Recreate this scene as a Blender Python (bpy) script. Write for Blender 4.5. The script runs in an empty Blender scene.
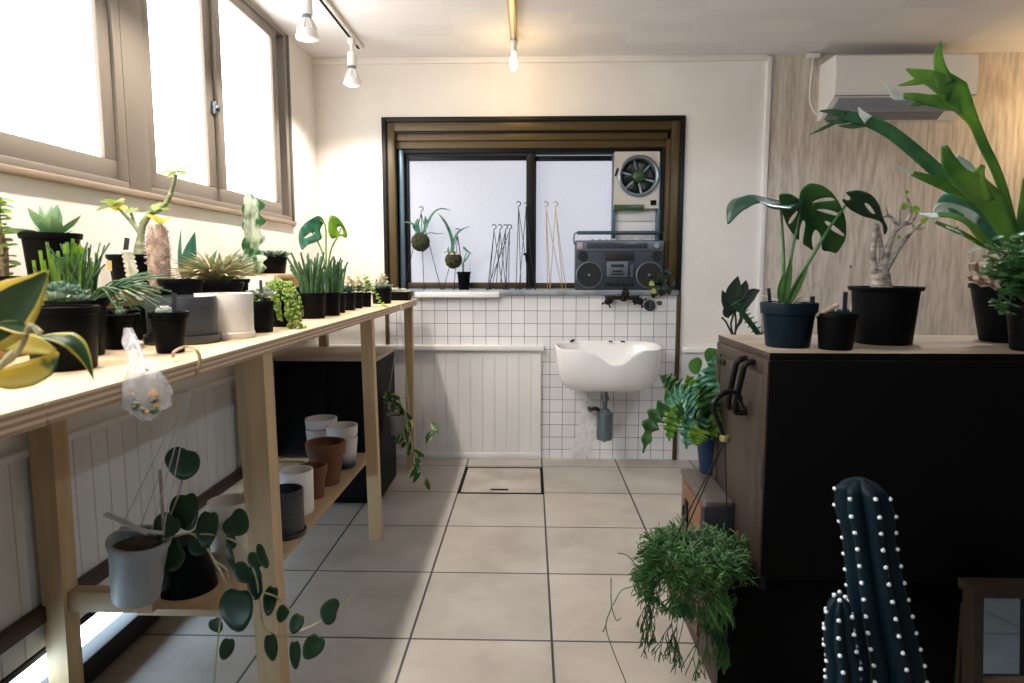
import bpy, bmesh, math, random
from mathutils import Vector, Matrix, geometry
V = Vector
PI = math.pi
rnd = random.Random(7)
SC = bpy.context.scene
COL = SC.collection

# ------------------------------------------------------------------ camera
F_PX, CX, CY, EYE = 660.0, 512.0, 341.5, 1.16
YAW, PITCH = math.radians(1.6388), math.radians(6.3545)
cam_d = bpy.data.cameras.new('camera')
cam = bpy.data.objects.new('camera', cam_d); COL.objects.link(cam)
cam_d.sensor_width = 36.0; cam_d.lens = 36.0 * F_PX / 1024.0
cam.location = (0, 0, EYE)
cam.rotation_euler = (PI / 2 - PITCH, 0, YAW)
cam_d.dof.use_dof = True; cam_d.dof.focus_distance = 2.4; cam_d.dof.aperture_fstop = 5.6
cam_d.clip_start = 0.05
SC.camera = cam
_R = V((math.cos(YAW), math.sin(YAW), 0))
_W = V((-math.sin(YAW) * math.cos(PITCH), math.cos(YAW) * math.cos(PITCH), -math.sin(PITCH)))
_U = _R.cross(_W)
def ray(x, y): return _R * ((x - CX) / F_PX) + _U * ((CY - y) / F_PX) + _W
def pt(x, y, Y):
    d = ray(x, y); return V((0, 0, EYE)) + d * (Y / d.y)
def ptx(x, y, X):
    d = ray(x, y); return V((0, 0, EYE)) + d * (X / d.x)
def ptz(x, y, Z):
    d = ray(x, y); return V((0, 0, EYE)) + d * ((Z - EYE) / d.z)

# ------------------------------------------------------------------ mesh builder
def catmull(P, n=6):
    P = [V(p) for p in P]
    if len(P) < 3:
        return [P[0].lerp(P[1], i / n) for i in range(n + 1)]
    Q = [P[0] * 2 - P[1]] + P + [P[-1] * 2 - P[-2]]
    out = []
    for i in range(1, len(Q) - 2):
        a, b, c, d = Q[i - 1], Q[i], Q[i + 1], Q[i + 2]
        for k in range(n):
            t = k / n
            out.append(0.5 * ((2 * b) + (c - a) * t + (2 * a - 5 * b + 4 * c - d) * t * t + (3 * b - a - 3 * c + d) * t ** 3))
    out.append(P[-1]); return out
def interp(A, n):
    """list of numbers resampled to n entries"""
    o = []
    for i in range(n):
        t = i / (n - 1) * (len(A) - 1); k = min(int(t), len(A) - 2); f = t - k
        o.append(A[k] * (1 - f) + A[k + 1] * f)
    return o

class MB:
    def __init__(s): s.v = []; s.f = []; s.mi = []; s.m = 0
    def add(s, vs, fs):
        o = len(s.v); s.v += [V(p) for p in vs]
        s.f += [[i + o for i in f] for f in fs]; s.mi += [s.m] * len(fs); return s
    def box(s, x0, x1, y0, y1, z0, z1, b=0.0):
        if x0 > x1: x0, x1 = x1, x0
        if y0 > y1: y0, y1 = y1, y0
        if z0 > z1: z0, z1 = z1, z0
        if b <= 0:
            return s.add([(x0,y0,z0),(x1,y0,z0),(x1,y1,z0),(x0,y1,z0),(x0,y0,z1),(x1,y0,z1),(x1,y1,z1),(x0,y1,z1)],
                         [(3,2,1,0),(4,5,6,7),(0,1,5,4),(1,2,6,5),(2,3,7,6),(3,0,4,7)])
        bm = bmesh.new(); bmesh.ops.create_cube(bm, size=1)
        for v in bm.verts:
            v.co = V(((x0+x1)/2 + v.co.x*(x1-x0), (y0+y1)/2 + v.co.y*(y1-y0), (z0+z1)/2 + v.co.z*(z1-z0)))
        b = min(b, (x1-x0)*.45, (y1-y0)*.45, (z1-z0)*.45)
        bmesh.ops.bevel(bm, geom=bm.edges[:], offset=b, segments=2, profile=.5, affect='EDGES')
        bm.verts.index_update()
        s.add([v.co.copy() for v in bm.verts], [[v.index for v in f.verts] for f in bm.faces]); bm.free(); return s
    def hexa(s, P):
        """box from eight corners: bottom ring of four then top ring of four"""
        return s.add(P, [(3,2,1,0),(4,5,6,7),(0,1,5,4),(1,2,6,5),(2,3,7,6),(3,0,4,7)])
    def bar(s, p, q, w, h, up=(0,0,1)):
        p, q = V(p), V(q); t = (q-p).normalized(); sd = t.cross(V(up)).normalized(); u = sd.cross(t)
        P = [c + sd*a*w/2 + u*b*h/2 for c in (p, q) for a, b in ((-1,-1),(1,-1),(1,1),(-1,1))]
        return s.hexa(P)
    def prism(s, poly, axis, a, b):
        """poly: 2D outline; axis 'x','y','z'; extruded from a to b"""
        def m(p, c):
            return {'x': (c, p[0], p[1]), 'y': (p[0], c, p[1]), 'z': (p[0], p[1], c)}[axis]
        n = len(poly)
        return s.add([m(p, a) for p in poly] + [m(p, b) for p in poly],
                     [list(range(n))[::-1], list(range(n, 2*n))] + [(i, (i+1) % n, (i+1) % n + n, i + n) for i in range(n)])
    def tube(s, P, r, n=8, cap=True):
        P = [V(p) for p in P]
        R = r if isinstance(r, (list, tuple)) else [r, r]
        R = interp(list(R), len(P)) if len(R) != len(P) else R
        t0 = (P[1]-P[0]).normalized()
        u = t0.orthogonal().normalized()
        vs = []
        for i, p in enumerate(P):
            t = (P[min(i+1, len(P)-1)] - P[max(i-1, 0)])
            t = t.normalized() if t.length > 1e-9 else t0
            u = (u - t*u.dot(t));  u = u.normalized() if u.length > 1e-6 else t.orthogonal().normalized()
            w = t.cross(u)
            for k in range(n):
                a = 2*PI*k/n; vs.append(p + (u*math.cos(a) + w*math.sin(a))*R[i])
        fs = [(i*n+k, i*n+(k+1) % n, (i+1)*n+(k+1) % n, (i+1)*n+k) for i in range(len(P)-1) for k in range(n)]
        if cap: fs += [list(range(n))[::-1], list(range((len(P)-1)*n, len(P)*n))]
        return s.add(vs, fs)
    def lathe(s, prof, n=28, o=(0,0,0), M=None, ell=(1,1), cap=True):
        o = V(o); vs = []
        for r, z in prof:
            for k in range(n):
                a = 2*PI*k/n; p = V((r*math.cos(a)*ell[0], r*math.sin(a)*ell[1], z))
                vs.append(o + (M @ p if M else p))
        m = len(prof)
        fs = [(i*n+k, i*n+(k+1) % n, (i+1)*n+(k+1) % n, (i+1)*n+k) for i in range(m-1) for k in range(n)]
        if cap and prof[0][0] > 1e-6: fs.append(list(range(n))[::-1])
        if cap and prof[-1][0] > 1e-6: fs.append(list(range((m-1)*n, m*n)))
        return s.add(vs, fs)
    def ball(s, c, r, sub=1, sc=(1,1,1)):
        bm = bmesh.new(); bmesh.ops.create_icosphere(bm, subdivisions=sub, radius=1)
        bm.verts.index_update(); c = V(c)
        s.add([c + V((v.co.x*r*sc[0], v.co.y*r*sc[1], v.co.z*r*sc[2])) for v in bm.verts], [[v.index for v in f.verts] for f in bm.faces])
        bm.free(); return s
    def blade(s, P, W, up, fold=.15, nx=4, thick=0.0, wave=0.0, wn=6, roll=0.0):
        """leaf along P with half widths W; up is the side the upper face looks to; thick > 0 makes it fleshy"""
        P = [V(p) for p in P]; n = len(P)
        W = interp(list(W), n) if len(W) != n else W
        up = V(up); top = []; bot = []
        for i, p in enumerate(P):
            t = (P[min(i+1, n-1)] - P[max(i-1, 0)]).normalized()
            sd = t.cross(up); sd = sd.normalized() if sd.length > 1e-5 else t.orthogonal().normalized()
            nr = sd.cross(t)
            if roll:
                a = roll*i/(n-1); sd, nr = sd*math.cos(a)+nr*math.sin(a), nr*math.cos(a)-sd*math.sin(a)
            for k in range(nx+1):
                x = -1 + 2*k/nx
                h = fold*abs(x)*W[i] + wave*abs(x)*math.sin(i/(n-1)*wn*2*PI + (1.6 if x < 0 else 0))*W[i]
                q = p + sd*x*W[i] + nr*h
                top.append(q)
                if thick:
                    bot.append(q - nr*thick*max(0, 1-x*x)**.5*min(1, W[i]/max(W)*1.3))
        m = nx+1
        fs = [(i*m+k, i*m+k+1, (i+1)*m+k+1, (i+1)*m+k) for i in range(n-1) for k in range(nx)]
        s.add(top, fs)
        if thick: s.add(bot, [f[::-1] for f in fs])
        return s
    def build(s, name, mats, parent=None, kind=None, ang=38, base=None, solid=0, flat=False):
        root = parent
        while root is not None and root.parent: root = root.parent
        if root is not None: o = V(root.location)
        elif base is not None: o = V(base)
        else:
            lo = [min(v[i] for v in s.v) for i in range(3)]; hi = [max(v[i] for v in s.v) for i in range(3)]
            o = V(((lo[0]+hi[0])/2, (lo[1]+hi[1])/2, lo[2]))
        me = bpy.data.meshes.new(name)
        me.from_pydata([tuple(v - o) for v in s.v], [], s.f)
        if not isinstance(mats, (list, tuple)): mats = [mats]
        for m in mats: me.materials.append(m)
        me.polygons.foreach_set('material_index', [min(i, len(mats)-1) for i in s.mi])
        if not flat:
            me.polygons.foreach_set('use_smooth', [True]*len(me.polygons))
            me.set_sharp_from_angle(angle=math.radians(ang))
        me.update(); me.validate()
        ob = bpy.data.objects.new(name, me); COL.objects.link(ob)
        if parent is not None: ob.parent = parent
        else: ob.location = o
        if solid:
            md = ob.modifiers.new('thickness', 'SOLIDIFY'); md.thickness = solid; md.offset = 0
        if kind: ob['kind'] = kind
        return ob

def tag(o, label, cat, group=None, kind=None):
    o['label'] = label; o['category'] = cat
    if group: o['group'] = group
    if kind: o['kind'] = kind
    return o
def thing(name, label, cat, loc, group=None):
    o = bpy.data.objects.new(name, None); COL.objects.link(o); o.location = V(loc); o.empty_display_size = .05
    return tag(o, label, cat, group)
def structure(name, loc=(0,0,0)):
    o = bpy.data.objects.new(name, None); COL.objects.link(o); o.location = V(loc); o['kind'] = 'structure'; return o
def copy_tree(o, parent=None):
    c = o.copy(); COL.objects.link(c); c.parent = parent
    for ch in list(o.children): copy_tree(ch, c)
    return c

# ------------------------------------------------------------------ materials
def srgb(r, g, b):
    def f(c):
        c /= 255.0
        return c/12.92 if c <= .04045 else ((c+.055)/1.055)**2.4
    return (f(r), f(g), f(b), 1)
def base(name):
    m = bpy.data.materials.new(name); m.use_nodes = True
    return m, m.node_tree.nodes, m.node_tree.links, m.node_tree.nodes['Principled BSDF']
def plain(name, c, rough=.5, metal=0, spec=.5, coat=0):
    m, N, L, b = base(name)
    b.inputs['Base Color'].default_value = c; b.inputs['Roughness'].default_value = rough; b.inputs['Metallic'].default_value = metal
    b.inputs['Specular IOR Level'].default_value = spec
    if coat: b.inputs['Coat Weight'].default_value = coat; b.inputs['Coat Roughness'].default_value = .1
    return m
def noisy(name, c1, c2, scale=8, rough=.6, stretch=(1,1,1), bump=0.0, lo=.35, hi=.65, detail=6, bscale=None, metal=0, spec=.5, dist=0.0):
    m, N, L, b = base(name)
    tc = N.new('ShaderNodeTexCoord'); mp = N.new('ShaderNodeMapping'); mp.inputs['Scale'].default_value = stretch
    L.new(tc.outputs['Object'], mp.inputs['Vector'])
    nz = N.new('ShaderNodeTexNoise'); nz.inputs['Scale'].default_value = scale; nz.inputs['Detail'].default_value = detail; nz.inputs['Distortion'].default_value = dist
    L.new(mp.outputs['Vector'], nz.inputs['Vector'])
    rp = N.new('ShaderNodeValToRGB'); rp.color_ramp.elements[0].position = lo; rp.color_ramp.elements[1].position = hi
    rp.color_ramp.elements[0].color = c1; rp.color_ramp.elements[1].color = c2
    L.new(nz.outputs['Fac'], rp.inputs['Fac']); L.new(rp.outputs['Color'], b.inputs['Base Color'])
    b.inputs['Roughness'].default_value = rough; b.inputs['Metallic'].default_value = metal; b.inputs['Specular IOR Level'].default_value = spec
    if bump:
        n2 = nz
        if bscale:
            n2 = N.new('ShaderNodeTexNoise'); n2.inputs['Scale'].default_value = bscale; n2.inputs['Detail'].default_value = 4
            L.new(mp.outputs['Vector'], n2.inputs['Vector'])
        bp = N.new('ShaderNodeBump'); bp.inputs['Strength'].default_value = bump; bp.inputs['Distance'].default_value = .01
        L.new(n2.outputs['Fac'], bp.inputs['Height']); L.new(bp.outputs['Normal'], b.inputs['Normal'])
    return m
def leafy(name, c1, c2, scale=20, rough=.4, trans=.35, lo=.35, hi=.65, stretch=(1,1,1), spec=.5, tint=None):
    m = noisy(name, c1, c2, scale, rough, stretch, lo=lo, hi=hi, spec=spec)
    N, L = m.node_tree.nodes, m.node_tree.links; b = N['Principled BSDF']; out = N['Material Output']
    rp = [n for n in N if n.type == 'VALTORGB'][0]
    tr = N.new('ShaderNodeBsdfTranslucent'); mx = N.new('ShaderNodeMixShader'); mx.inputs['Fac'].default_value = trans
    hs = N.new('ShaderNodeHueSaturation'); hs.inputs['Saturation'].default_value = 1.1; hs.inputs['Value'].default_value = 1.6; hs.inputs['Hue'].default_value = .48
    L.new(rp.outputs['Color'], hs.inputs['Color']); L.new(hs.outputs['Color'], tr.inputs['Color'])
    L.new(b.outputs['BSDF'], mx.inputs[1]); L.new(tr.outputs['BSDF'], mx.inputs[2]); L.new(mx.outputs['Shader'], out.inputs['Surface'])
    return m
def wood(name, c1, c2, axis='y', scale=9, rough=.55, knots=True, bump=.05, ring=14):
    st = {'x': (.12, 1, 1), 'y': (1, .12, 1), 'z': (1, 1, .12)}[axis]
    m = noisy(name, c1, c2, scale, rough, st, bump=bump, lo=.3, hi=.7, detail=8, dist=1.2)
    N, L = m.node_tree.nodes, m.node_tree.links; b = N['Principled BSDF']
    rp = [n for n in N if n.type == 'VALTORGB'][0]; mp = [n for n in N if n.type == 'MAPPING'][0]
    wv = N.new('ShaderNodeTexNoise'); wv.inputs['Scale'].default_value = scale*ring*.4; wv.inputs['Detail'].default_value = 3
    L.new(mp.outputs['Vector'], wv.inputs['Vector'])
    mx = N.new('ShaderNodeMix'); mx.data_type = 'RGBA'; mx.blend_type = 'MULTIPLY'; mx.inputs['Factor'].default_value = .35
    L.new(rp.outputs['Color'], mx.inputs['A']); L.new(wv.outputs['Fac'], mx.inputs['B'])
    gm = N.new('ShaderNodeBrightContrast'); gm.inputs['Bright'].default_value = 0; gm.inputs['Contrast'].default_value = .02
    L.new(mx.outputs['Result'], gm.inputs['Color']); L.new(gm.outputs['Color'], b.inputs['Base Color'])
    return m
def glow(name, c, strength, noise=0.0, nscale=60, glossy=.0):
    """lit frosted glass: daylight coming through the pane, with the small pattern of the glass"""
    m, N, L, b = base(name)
    b.inputs['Base Color'].default_value = (.25, .26, .28, 1); b.inputs['Roughness'].default_value = .35
    b.inputs['Emission Strength'].default_value = strength; b.inputs['Emission Color'].default_value = c
    if noise:
        tc = N.new('ShaderNodeTexCoord'); nz = N.new('ShaderNodeTexNoise'); nz.inputs['Scale'].default_value = nscale; nz.inputs['Detail'].default_value = 3
        L.new(tc.outputs['Object'], nz.inputs['Vector'])
        rp = N.new('ShaderNodeValToRGB'); rp.color_ramp.elements[0].position = .3; rp.color_ramp.elements[1].position = .7
        rp.color_ramp.elements[0].color = tuple(x*(1-noise) for x in c[:3]) + (1,); rp.color_ramp.elements[1].color = c
        L.new(nz.outputs['Fac'], rp.inputs['Fac']); L.new(rp.outputs['Color'], b.inputs['Emission Color'])
    return m
def brick(name, c1, c2, mortar, w, h, mw, plane='xz', off=(0,0), rough=.4, bump=.4, spots=0.0, spotc=(0,0,0,1), bias=0.0, c3=None):
    """square grid of tiles on object coordinates"""
    m, N, L, b = base(name)
    tc = N.new('ShaderNodeTexCoord'); sp = N.new('ShaderNodeSeparateXYZ'); cb = N.new('ShaderNodeCombineXYZ')
    L.new(tc.outputs['Object'], sp.inputs[0])
    L.new(sp.outputs['XYZ'.index(plane[0].upper())], cb.inputs[0]); L.new(sp.outputs['XYZ'.index(plane[1].upper())], cb.inputs[1])
    mp = N.new('ShaderNodeMapping'); mp.inputs['Location'].default_value = (off[0], off[1], 0); L.new(cb.outputs[0], mp.inputs['Vector'])
    br = N.new('ShaderNodeTexBrick'); br.offset = 0; br.squash = 1
    br.inputs['Scale'].default_value = 1; br.inputs['Brick Width'].default_value = w; br.inputs['Row Height'].default_value = h
    br.inputs['Mortar Size'].default_value = mw; br.inputs['Mortar Smooth'].default_value = .15; br.inputs['Bias'].default_value = bias
    br.inputs['Color1'].default_value = c1; br.inputs['Color2'].default_value = c2; br.inputs['Mortar'].default_value = mortar
    L.new(mp.outputs[0], br.inputs['Vector'])
    col = br.outputs['Color']
    if spots:
        nz = N.new('ShaderNodeTexNoise'); nz.inputs['Scale'].default_value = 3.2; nz.inputs['Detail'].default_value = 10; nz.inputs['Roughness'].default_value = .62
        L.new(tc.outputs['Object'], nz.inputs['Vector'])
        rp = N.new('ShaderNodeValToRGB'); rp.color_ramp.elements[0].position = .3; rp.color_ramp.elements[1].position = .72
        rp.color_ramp.elements[0].color = spotc; rp.color_ramp.elements[1].color = (1,1,1,1)
        L.new(nz.outputs['Fac'], rp.inputs['Fac'])
        mx = N.new('ShaderNodeMix'); mx.data_type = 'RGBA'; mx.blend_type = 'MULTIPLY'; mx.inputs['Factor'].default_value = spots
        L.new(col, mx.inputs['A']); L.new(rp.outputs['Color'], mx.inputs['B']); col = mx.outputs['Result']
    L.new(col, b.inputs['Base Color'])
    b.inputs['Roughness'].default_value = rough
    bp = N.new('ShaderNodeBump'); bp.inputs['Strength'].default_value = bump; bp.inputs['Distance'].default_value = .004; bp.invert = True
    L.new(br.outputs['Fac'], bp.inputs['Height']); L.new(bp.outputs['Normal'], b.inputs['Normal'])
    return m

M = {}
M['plaster'] = noisy('plaster', (.78,.745,.70,1), (.84,.81,.77,1), 3, .8, bump=.12, bscale=90)
M['plaster_cool'] = noisy('painted_board', (.60,.60,.61,1), (.68,.68,.69,1), 4, .7, bump=.05, bscale=40)
M['ceiling'] = brick('ceiling_board', (.80,.79,.79,1), (.72,.72,.74,1), (.74,.73,.73,1), .30, .15, .002, 'xy', (.1,.02), .85, .05)
M['floor'] = brick('floor_tile', (.46,.42,.375,1), (.40,.37,.335,1), (.035,.034,.034,1), .446, .457, .0042, 'xy', (.377,-.124), .42, .5, .62, (.50,.48,.45,1))
M['wtile'] = brick('wall_tile_glaze', (.80,.79,.79,1), (.73,.72,.73,1), (.14,.14,.16,1), .0771, .0771, .0016, 'xz', (0,.02), .22, .5)
M['patch'] = noisy('cement_patch', (.62,.61,.61,1), (.78,.77,.77,1), 30, .8, bump=.5)
M['bead'] = noisy('white_beadboard', (.70,.69,.68,1), (.78,.77,.75,1), 5, .5, (1,1,.2))
def plywood(name):
    m, N, L, b = base(name)
    tc = N.new('ShaderNodeTexCoord'); mp = N.new('ShaderNodeMapping'); mp.inputs['Scale'].default_value = (1,1,.13); L.new(tc.outputs['Object'], mp.inputs[0])
    nz = N.new('ShaderNodeTexNoise'); nz.inputs['Scale'].default_value = 2.6; nz.inputs['Detail'].default_value = 1; nz.inputs['Distortion'].default_value = .15; L.new(mp.outputs[0], nz.inputs['Vector'])
    mu = N.new('ShaderNodeMath'); mu.operation = 'MULTIPLY'; mu.inputs[1].default_value = 75; L.new(nz.outputs['Fac'], mu.inputs[0])
    sn = N.new('ShaderNodeMath'); sn.operation = 'SINE'; L.new(mu.outputs[0], sn.inputs[0])
    n2 = N.new('ShaderNodeTexNoise'); n2.inputs['Scale'].default_value = 60; n2.inputs['Detail'].default_value = 3; L.new(mp.outputs[0], n2.inputs['Vector'])
    ad = N.new('ShaderNodeMath'); ad.operation = 'MULTIPLY_ADD'; ad.inputs[1].default_value = .10; L.new(sn.outputs[0], ad.inputs[0]); L.new(n2.outputs['Fac'], ad.inputs[2])
    rp = N.new('ShaderNodeValToRGB'); rp.color_ramp.elements[0].position = .25; rp.color_ramp.elements[1].position = .68
    rp.color_ramp.elements[0].color = (.42,.36,.30,1); rp.color_ramp.elements[1].color = (.66,.59,.52,1); L.new(ad.outputs[0], rp.inputs['Fac'])
    vo = N.new('ShaderNodeTexVoronoi'); vo.inputs['Scale'].default_value = 4.2; m3 = N.new('ShaderNodeMapping'); m3.inputs['Scale'].default_value = (1,.01,.8); L.new(tc.outputs['Object'], m3.inputs[0]); L.new(m3.outputs[0], vo.inputs['Vector'])
    lt = N.new('ShaderNodeMapRange'); lt.inputs['From Min'].default_value = .028; lt.inputs['From Max'].default_value = .050; L.new(vo.outputs['Distance'], lt.inputs['Value'])
    mx = N.new('ShaderNodeMix'); mx.data_type = 'RGBA'; mx.inputs['A'].default_value = (.10,.075,.055,1); L.new(lt.outputs[0], mx.inputs['Factor']); L.new(rp.outputs[0], mx.inputs['B'])
    L.new(mx.outputs['Result'], b.inputs['Base Color']); b.inputs['Roughness'].default_value = .6; return m
M['plyw'] = plywood('pale_plywood')
M['pine'] = wood('pine', (.52,.34,.17,1), (.74,.54,.31,1), 'z', 7, .55)
M['pine_y'] = wood('pine_along', (.60,.42,.24,1), (.80,.62,.40,1), 'y', 6, .55)
M['pine_x'] = wood('pine_across', (.40,.27,.14,1), (.56,.40,.23,1), 'x', 7, .55)
M['chest'] = wood('old_brown_wood', (.025,.016,.012,1), (.068,.044,.032,1), 'z', 6, .55, ring=10)
M['chest_dark'] = plain('shaded_chest_front', (.0022,.002,.002,1), .6, 0, .08)  # shade of the unlit chest front put into the colour
M['chest_warm'] = wood('red_brown_wood', (.085,.045,.026,1), (.19,.105,.06,1), 'y', 7, .5)
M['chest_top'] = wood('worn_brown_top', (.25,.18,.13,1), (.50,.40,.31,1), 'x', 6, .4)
M['brown_alu'] = plain('bronze_aluminium', (.060,.036,.012,1), .45, .2)
M['brown_lite'] = plain('bronze_aluminium_face', (.085,.055,.018,1), .42, .2)
M['dark_alu'] = plain('dark_bronze', (.005,.005,.005,1), .45, .1, .3)
M['blue_alu'] = plain('blue_grey_metal', (.10,.16,.22,1), .35, .5)
M['taupe_alu'] = plain('taupe_window_metal', (.22,.185,.15,1), .5, .1)
M['taupe_dk'] = plain('taupe_window_painted_shadow', (.085,.078,.07,1), .5, .1)  # taupe darkened in colour, standing in for a shadowed gap
M['rail'] = wood('dark_brown_rail', (.035,.02,.013,1), (.075,.042,.026,1), 'y', 8, .5)
M['sill_grey'] = noisy('grey_sill', (.20,.23,.26,1), (.34,.37,.40,1), 12, .35)
M['white_paint'] = plain('white_gloss_paint', (.78,.77,.75,1), .4)
M['black'] = plain('black_plastic', (.0032,.0035,.0042,1), .45, 0, .07)
M['black_soft'] = plain('black_nursery_plastic', (.0035,.004,.005,1), .5, 0, .08)
M['navy_pot'] = plain('dark_teal_plastic', (.004,.013,.021,1), .45, 0, .12)
M['blue_pot'] = plain('blue_plastic', (.012,.028,.065,1), .45, 0, .2)
M['iron'] = plain('black_iron', (.010,.010,.011,1), .45, .6)
M['soil'] = noisy('soil', (.015,.010,.007,1), (.07,.05,.035,1), 60, .95, bump=.6)
M['pumice'] = noisy('pale_gravel', (.25,.17,.10,1), (.55,.42,.27,1), 90, .9, bump=.8)
M['slate'] = noisy('slate_grey_ceramic', (.030,.037,.045,1), (.055,.065,.075,1), 6, .45, (1,1,8))
M['ceramic'] = noisy('matt_white_ceramic', (.72,.69,.65,1), (.80,.77,.73,1), 20, .55)
M['cream'] = noisy('cream_ceramic', (.56,.52,.45,1), (.66,.62,.55,1), 14, .6)
M['terra'] = noisy('terracotta', (.11,.042,.018,1), (.19,.08,.038,1), 9, .85, bump=.1)
M['grey_pot'] = noisy('grey_plastic_pot', (.25,.26,.26,1), (.33,.345,.345,1), 10, .5)
M['bluegrey'] = plain('blue_grey_ceramic', (.13,.17,.23,1), .5)
M['sink'] = plain('white_porcelain', (.82,.81,.80,1), .12, 0, .6, .4)
M['chrome'] = plain('dull_chrome', (.20,.25,.28,1), .32, .85)
M['steel'] = plain('steel', (.55,.57,.6,1), .3, .9)
M['white_plastic'] = plain('white_plastic', (.80,.78,.75,1), .35)
M['beige_plastic'] = plain('beige_plastic', (.58,.54,.48,1), .4)
M['grey_plastic'] = plain('grey_plastic', (.19,.21,.25,1), .45)
M['mat_black'] = plain('matt_black_panel', (.003,.003,.0035,1), .6, 0, .12)
M['green_plastic'] = plain('green_plastic', (.03,.075,.02,1), .35)
M['cord'] = plain('white_cord', (.6,.58,.54,1), .7)
M['gold'] = plain('brass_wire', (.45,.34,.14,1), .35, .8)
M['wire'] = plain('blue_black_wire', (.008,.013,.025,1), .4, .3)
M['moss'] = noisy('moss', (.012,.013,.007,1), (.045,.046,.018,1), 40, .95, bump=1)
M['coir'] = noisy('pale_moss', (.33,.28,.18,1), (.55,.48,.34,1), 30, .95, bump=.8)
M['bark'] = noisy('grey_bark', (.16,.13,.11,1), (.52,.47,.42,1), 35, .85, (1,1,2), bump=.5)
M['bark_br'] = noisy('brown_spiny_bark', (.26,.17,.125,1), (.50,.38,.30,1), 60, .9, bump=.6)
M['bark_gr'] = noisy('green_bark', (.16,.19,.10,1), (.34,.35,.22,1), 30, .8, (1,1,3), bump=.3)
M['spine'] = plain('pale_spines', (.62,.50,.44,1), .7)
M['white_tuft'] = plain('white_areole', (.75,.82,.85,1), .8)
M['label_black'] = plain('black_plant_label', (.02,.022,.03,1), .4)
# leaves
M['leaf'] = leafy('mid_green_leaf', (.022,.085,.022,1), (.06,.17,.035,1), 14)
M['leaf_dk'] = leafy('dark_green_leaf', (.010,.045,.015,1), (.025,.085,.025,1), 10, .38, .25)
M['leaf_br'] = leafy('bright_green_leaf', (.10,.24,.03,1), (.26,.42,.06,1), 16, .45, .4)
M['leaf_teal'] = leafy('blue_green_leaf', (.025,.13,.085,1), (.10,.30,.20,1), 18, .42, .3)
M['leaf_agave'] = leafy('pale_green_succulent', (.25,.42,.24,1), (.48,.60,.40,1), 9, .5, .2)
M['leaf_grey'] = leafy('grey_green_succulent', (.22,.29,.23,1), (.50,.56,.46,1), 22, .55, .12)
M['leaf_eche'] = leafy('blue_grey_rosette', (.12,.22,.17,1), (.33,.45,.36,1), 25, .5, .12)
M['leaf_pencil'] = leafy('pencil_green', (.03,.10,.045,1), (.10,.21,.09,1), 40, .45, .12)
M['leaf_rhip'] = leafy('thin_stem_green', (.012,.065,.016,1), (.075,.18,.045,1), 12, .45, .2)
M['leaf_pearl'] = leafy('pearl_green', (.07,.16,.02,1), (.36,.46,.09,1), 60, .35, .15)
M['leaf_var'] = leafy('green_and_yellow_leaf', (.025,.085,.03,1), (.50,.47,.10,1), 11, .4, .35, .50, .55)
M['leaf_yel'] = leafy('yellow_leaf_margin', (.44,.42,.06,1), (.60,.55,.16,1), 20, .4, .4)
M['leaf_stag'] = leafy('antler_frond_green', (.045,.16,.03,1), (.17,.33,.05,1), 9, .38, .35)
M['leaf_fur'] = leafy('silvery_frond', (.45,.52,.45,1), (.70,.75,.68,1), 12, .7, .1)
M['leaf_straw'] = leafy('straw_leaf', (.34,.33,.18,1), (.60,.57,.38,1), 30, .6, .3)
M['cactus_w'] = noisy('ivory_cactus', (.48,.46,.33,1), (.72,.70,.56,1), 40, .7)
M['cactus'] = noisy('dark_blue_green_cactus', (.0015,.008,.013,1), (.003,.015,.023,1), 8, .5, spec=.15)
M['euph'] = leafy('white_streaked_euphorbia', (.03,.14,.035,1), (.62,.70,.55,1), 22, .5, .12, .44, .56, (1,1,.5))
M['dry'] = noisy('dry_root', (.5,.42,.32,1), (.7,.6,.48,1), 30, .9)
# lit panes
M['pane_left'] = glow('frosted_pane_daylight', (1.0,.985,.955,1), 6.2, .04, 70)
M['pane_back'] = glow('frosted_pane_shaded_daylight', (.80,.82,.97,1), .56, .12, 90)
M['pane_low'] = glow('low_pane_daylight', (.62,.82,1.0,1), 11.0)
M['led'] = glow('led_face', (1,.96,.88,1), 3.5)
M['filament'] = glow('warm_bulb_glass', (1,.80,.42,1), 5.0)

M['pane_door'] = glow('door_pane_daylight', (.36,.64,1.0,1), .15)

M['leaf_stag_blue'] = leafy('blue_green_frond', (.03,.125,.05,1), (.09,.23,.09,1), 9, .4, .3)
M['leaf_fern'] = leafy('pale_blue_green_fern', (.05,.20,.12,1), (.20,.42,.30,1), 30, .4, .25)
# ================================================================== ROOM
XL, YB, ZC = -1.266, 3.947, 2.364       # left wall face, back wall face, ceiling
XR, YF = 3.4, -1.6
# floor, ceiling
MB().box(XL-.2, XR+.2, YF-.2, YB+.2, -.06, 0).build('floor', M['floor'], kind='structure', base=(0,0,0))
MB().box(XL-.2, XR+.2, YF-.2, YB+.4, ZC, ZC+.06).build('ceiling', M['ceiling'], kind='structure', base=(0,0,0))
# back wall with the opening of the window
w = MB()
WX0, WX1, WZ0, WZ1 = -.862, .874, 1.0, 2.02
w.box(XL-.2, WX0, YB, YB+.25, 0, ZC); w.box(WX1, 1.36, YB, YB+.25, 0, ZC)
w.box(WX0, WX1, YB, YB+.25, WZ1, ZC); w.box(WX0, WX1, YB+.012, YB+.25, 0, WZ0)
w.build('wall_back', M['plaster'], kind='structure', base=(0,YB,0))
t = MB(); t.box(-.848, .865, YB, YB+.012, 0, WZ0); t.build('wall_back_tiles', M['wtile'], kind='structure', base=(-.848+.0386,YB,.0))
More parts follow.
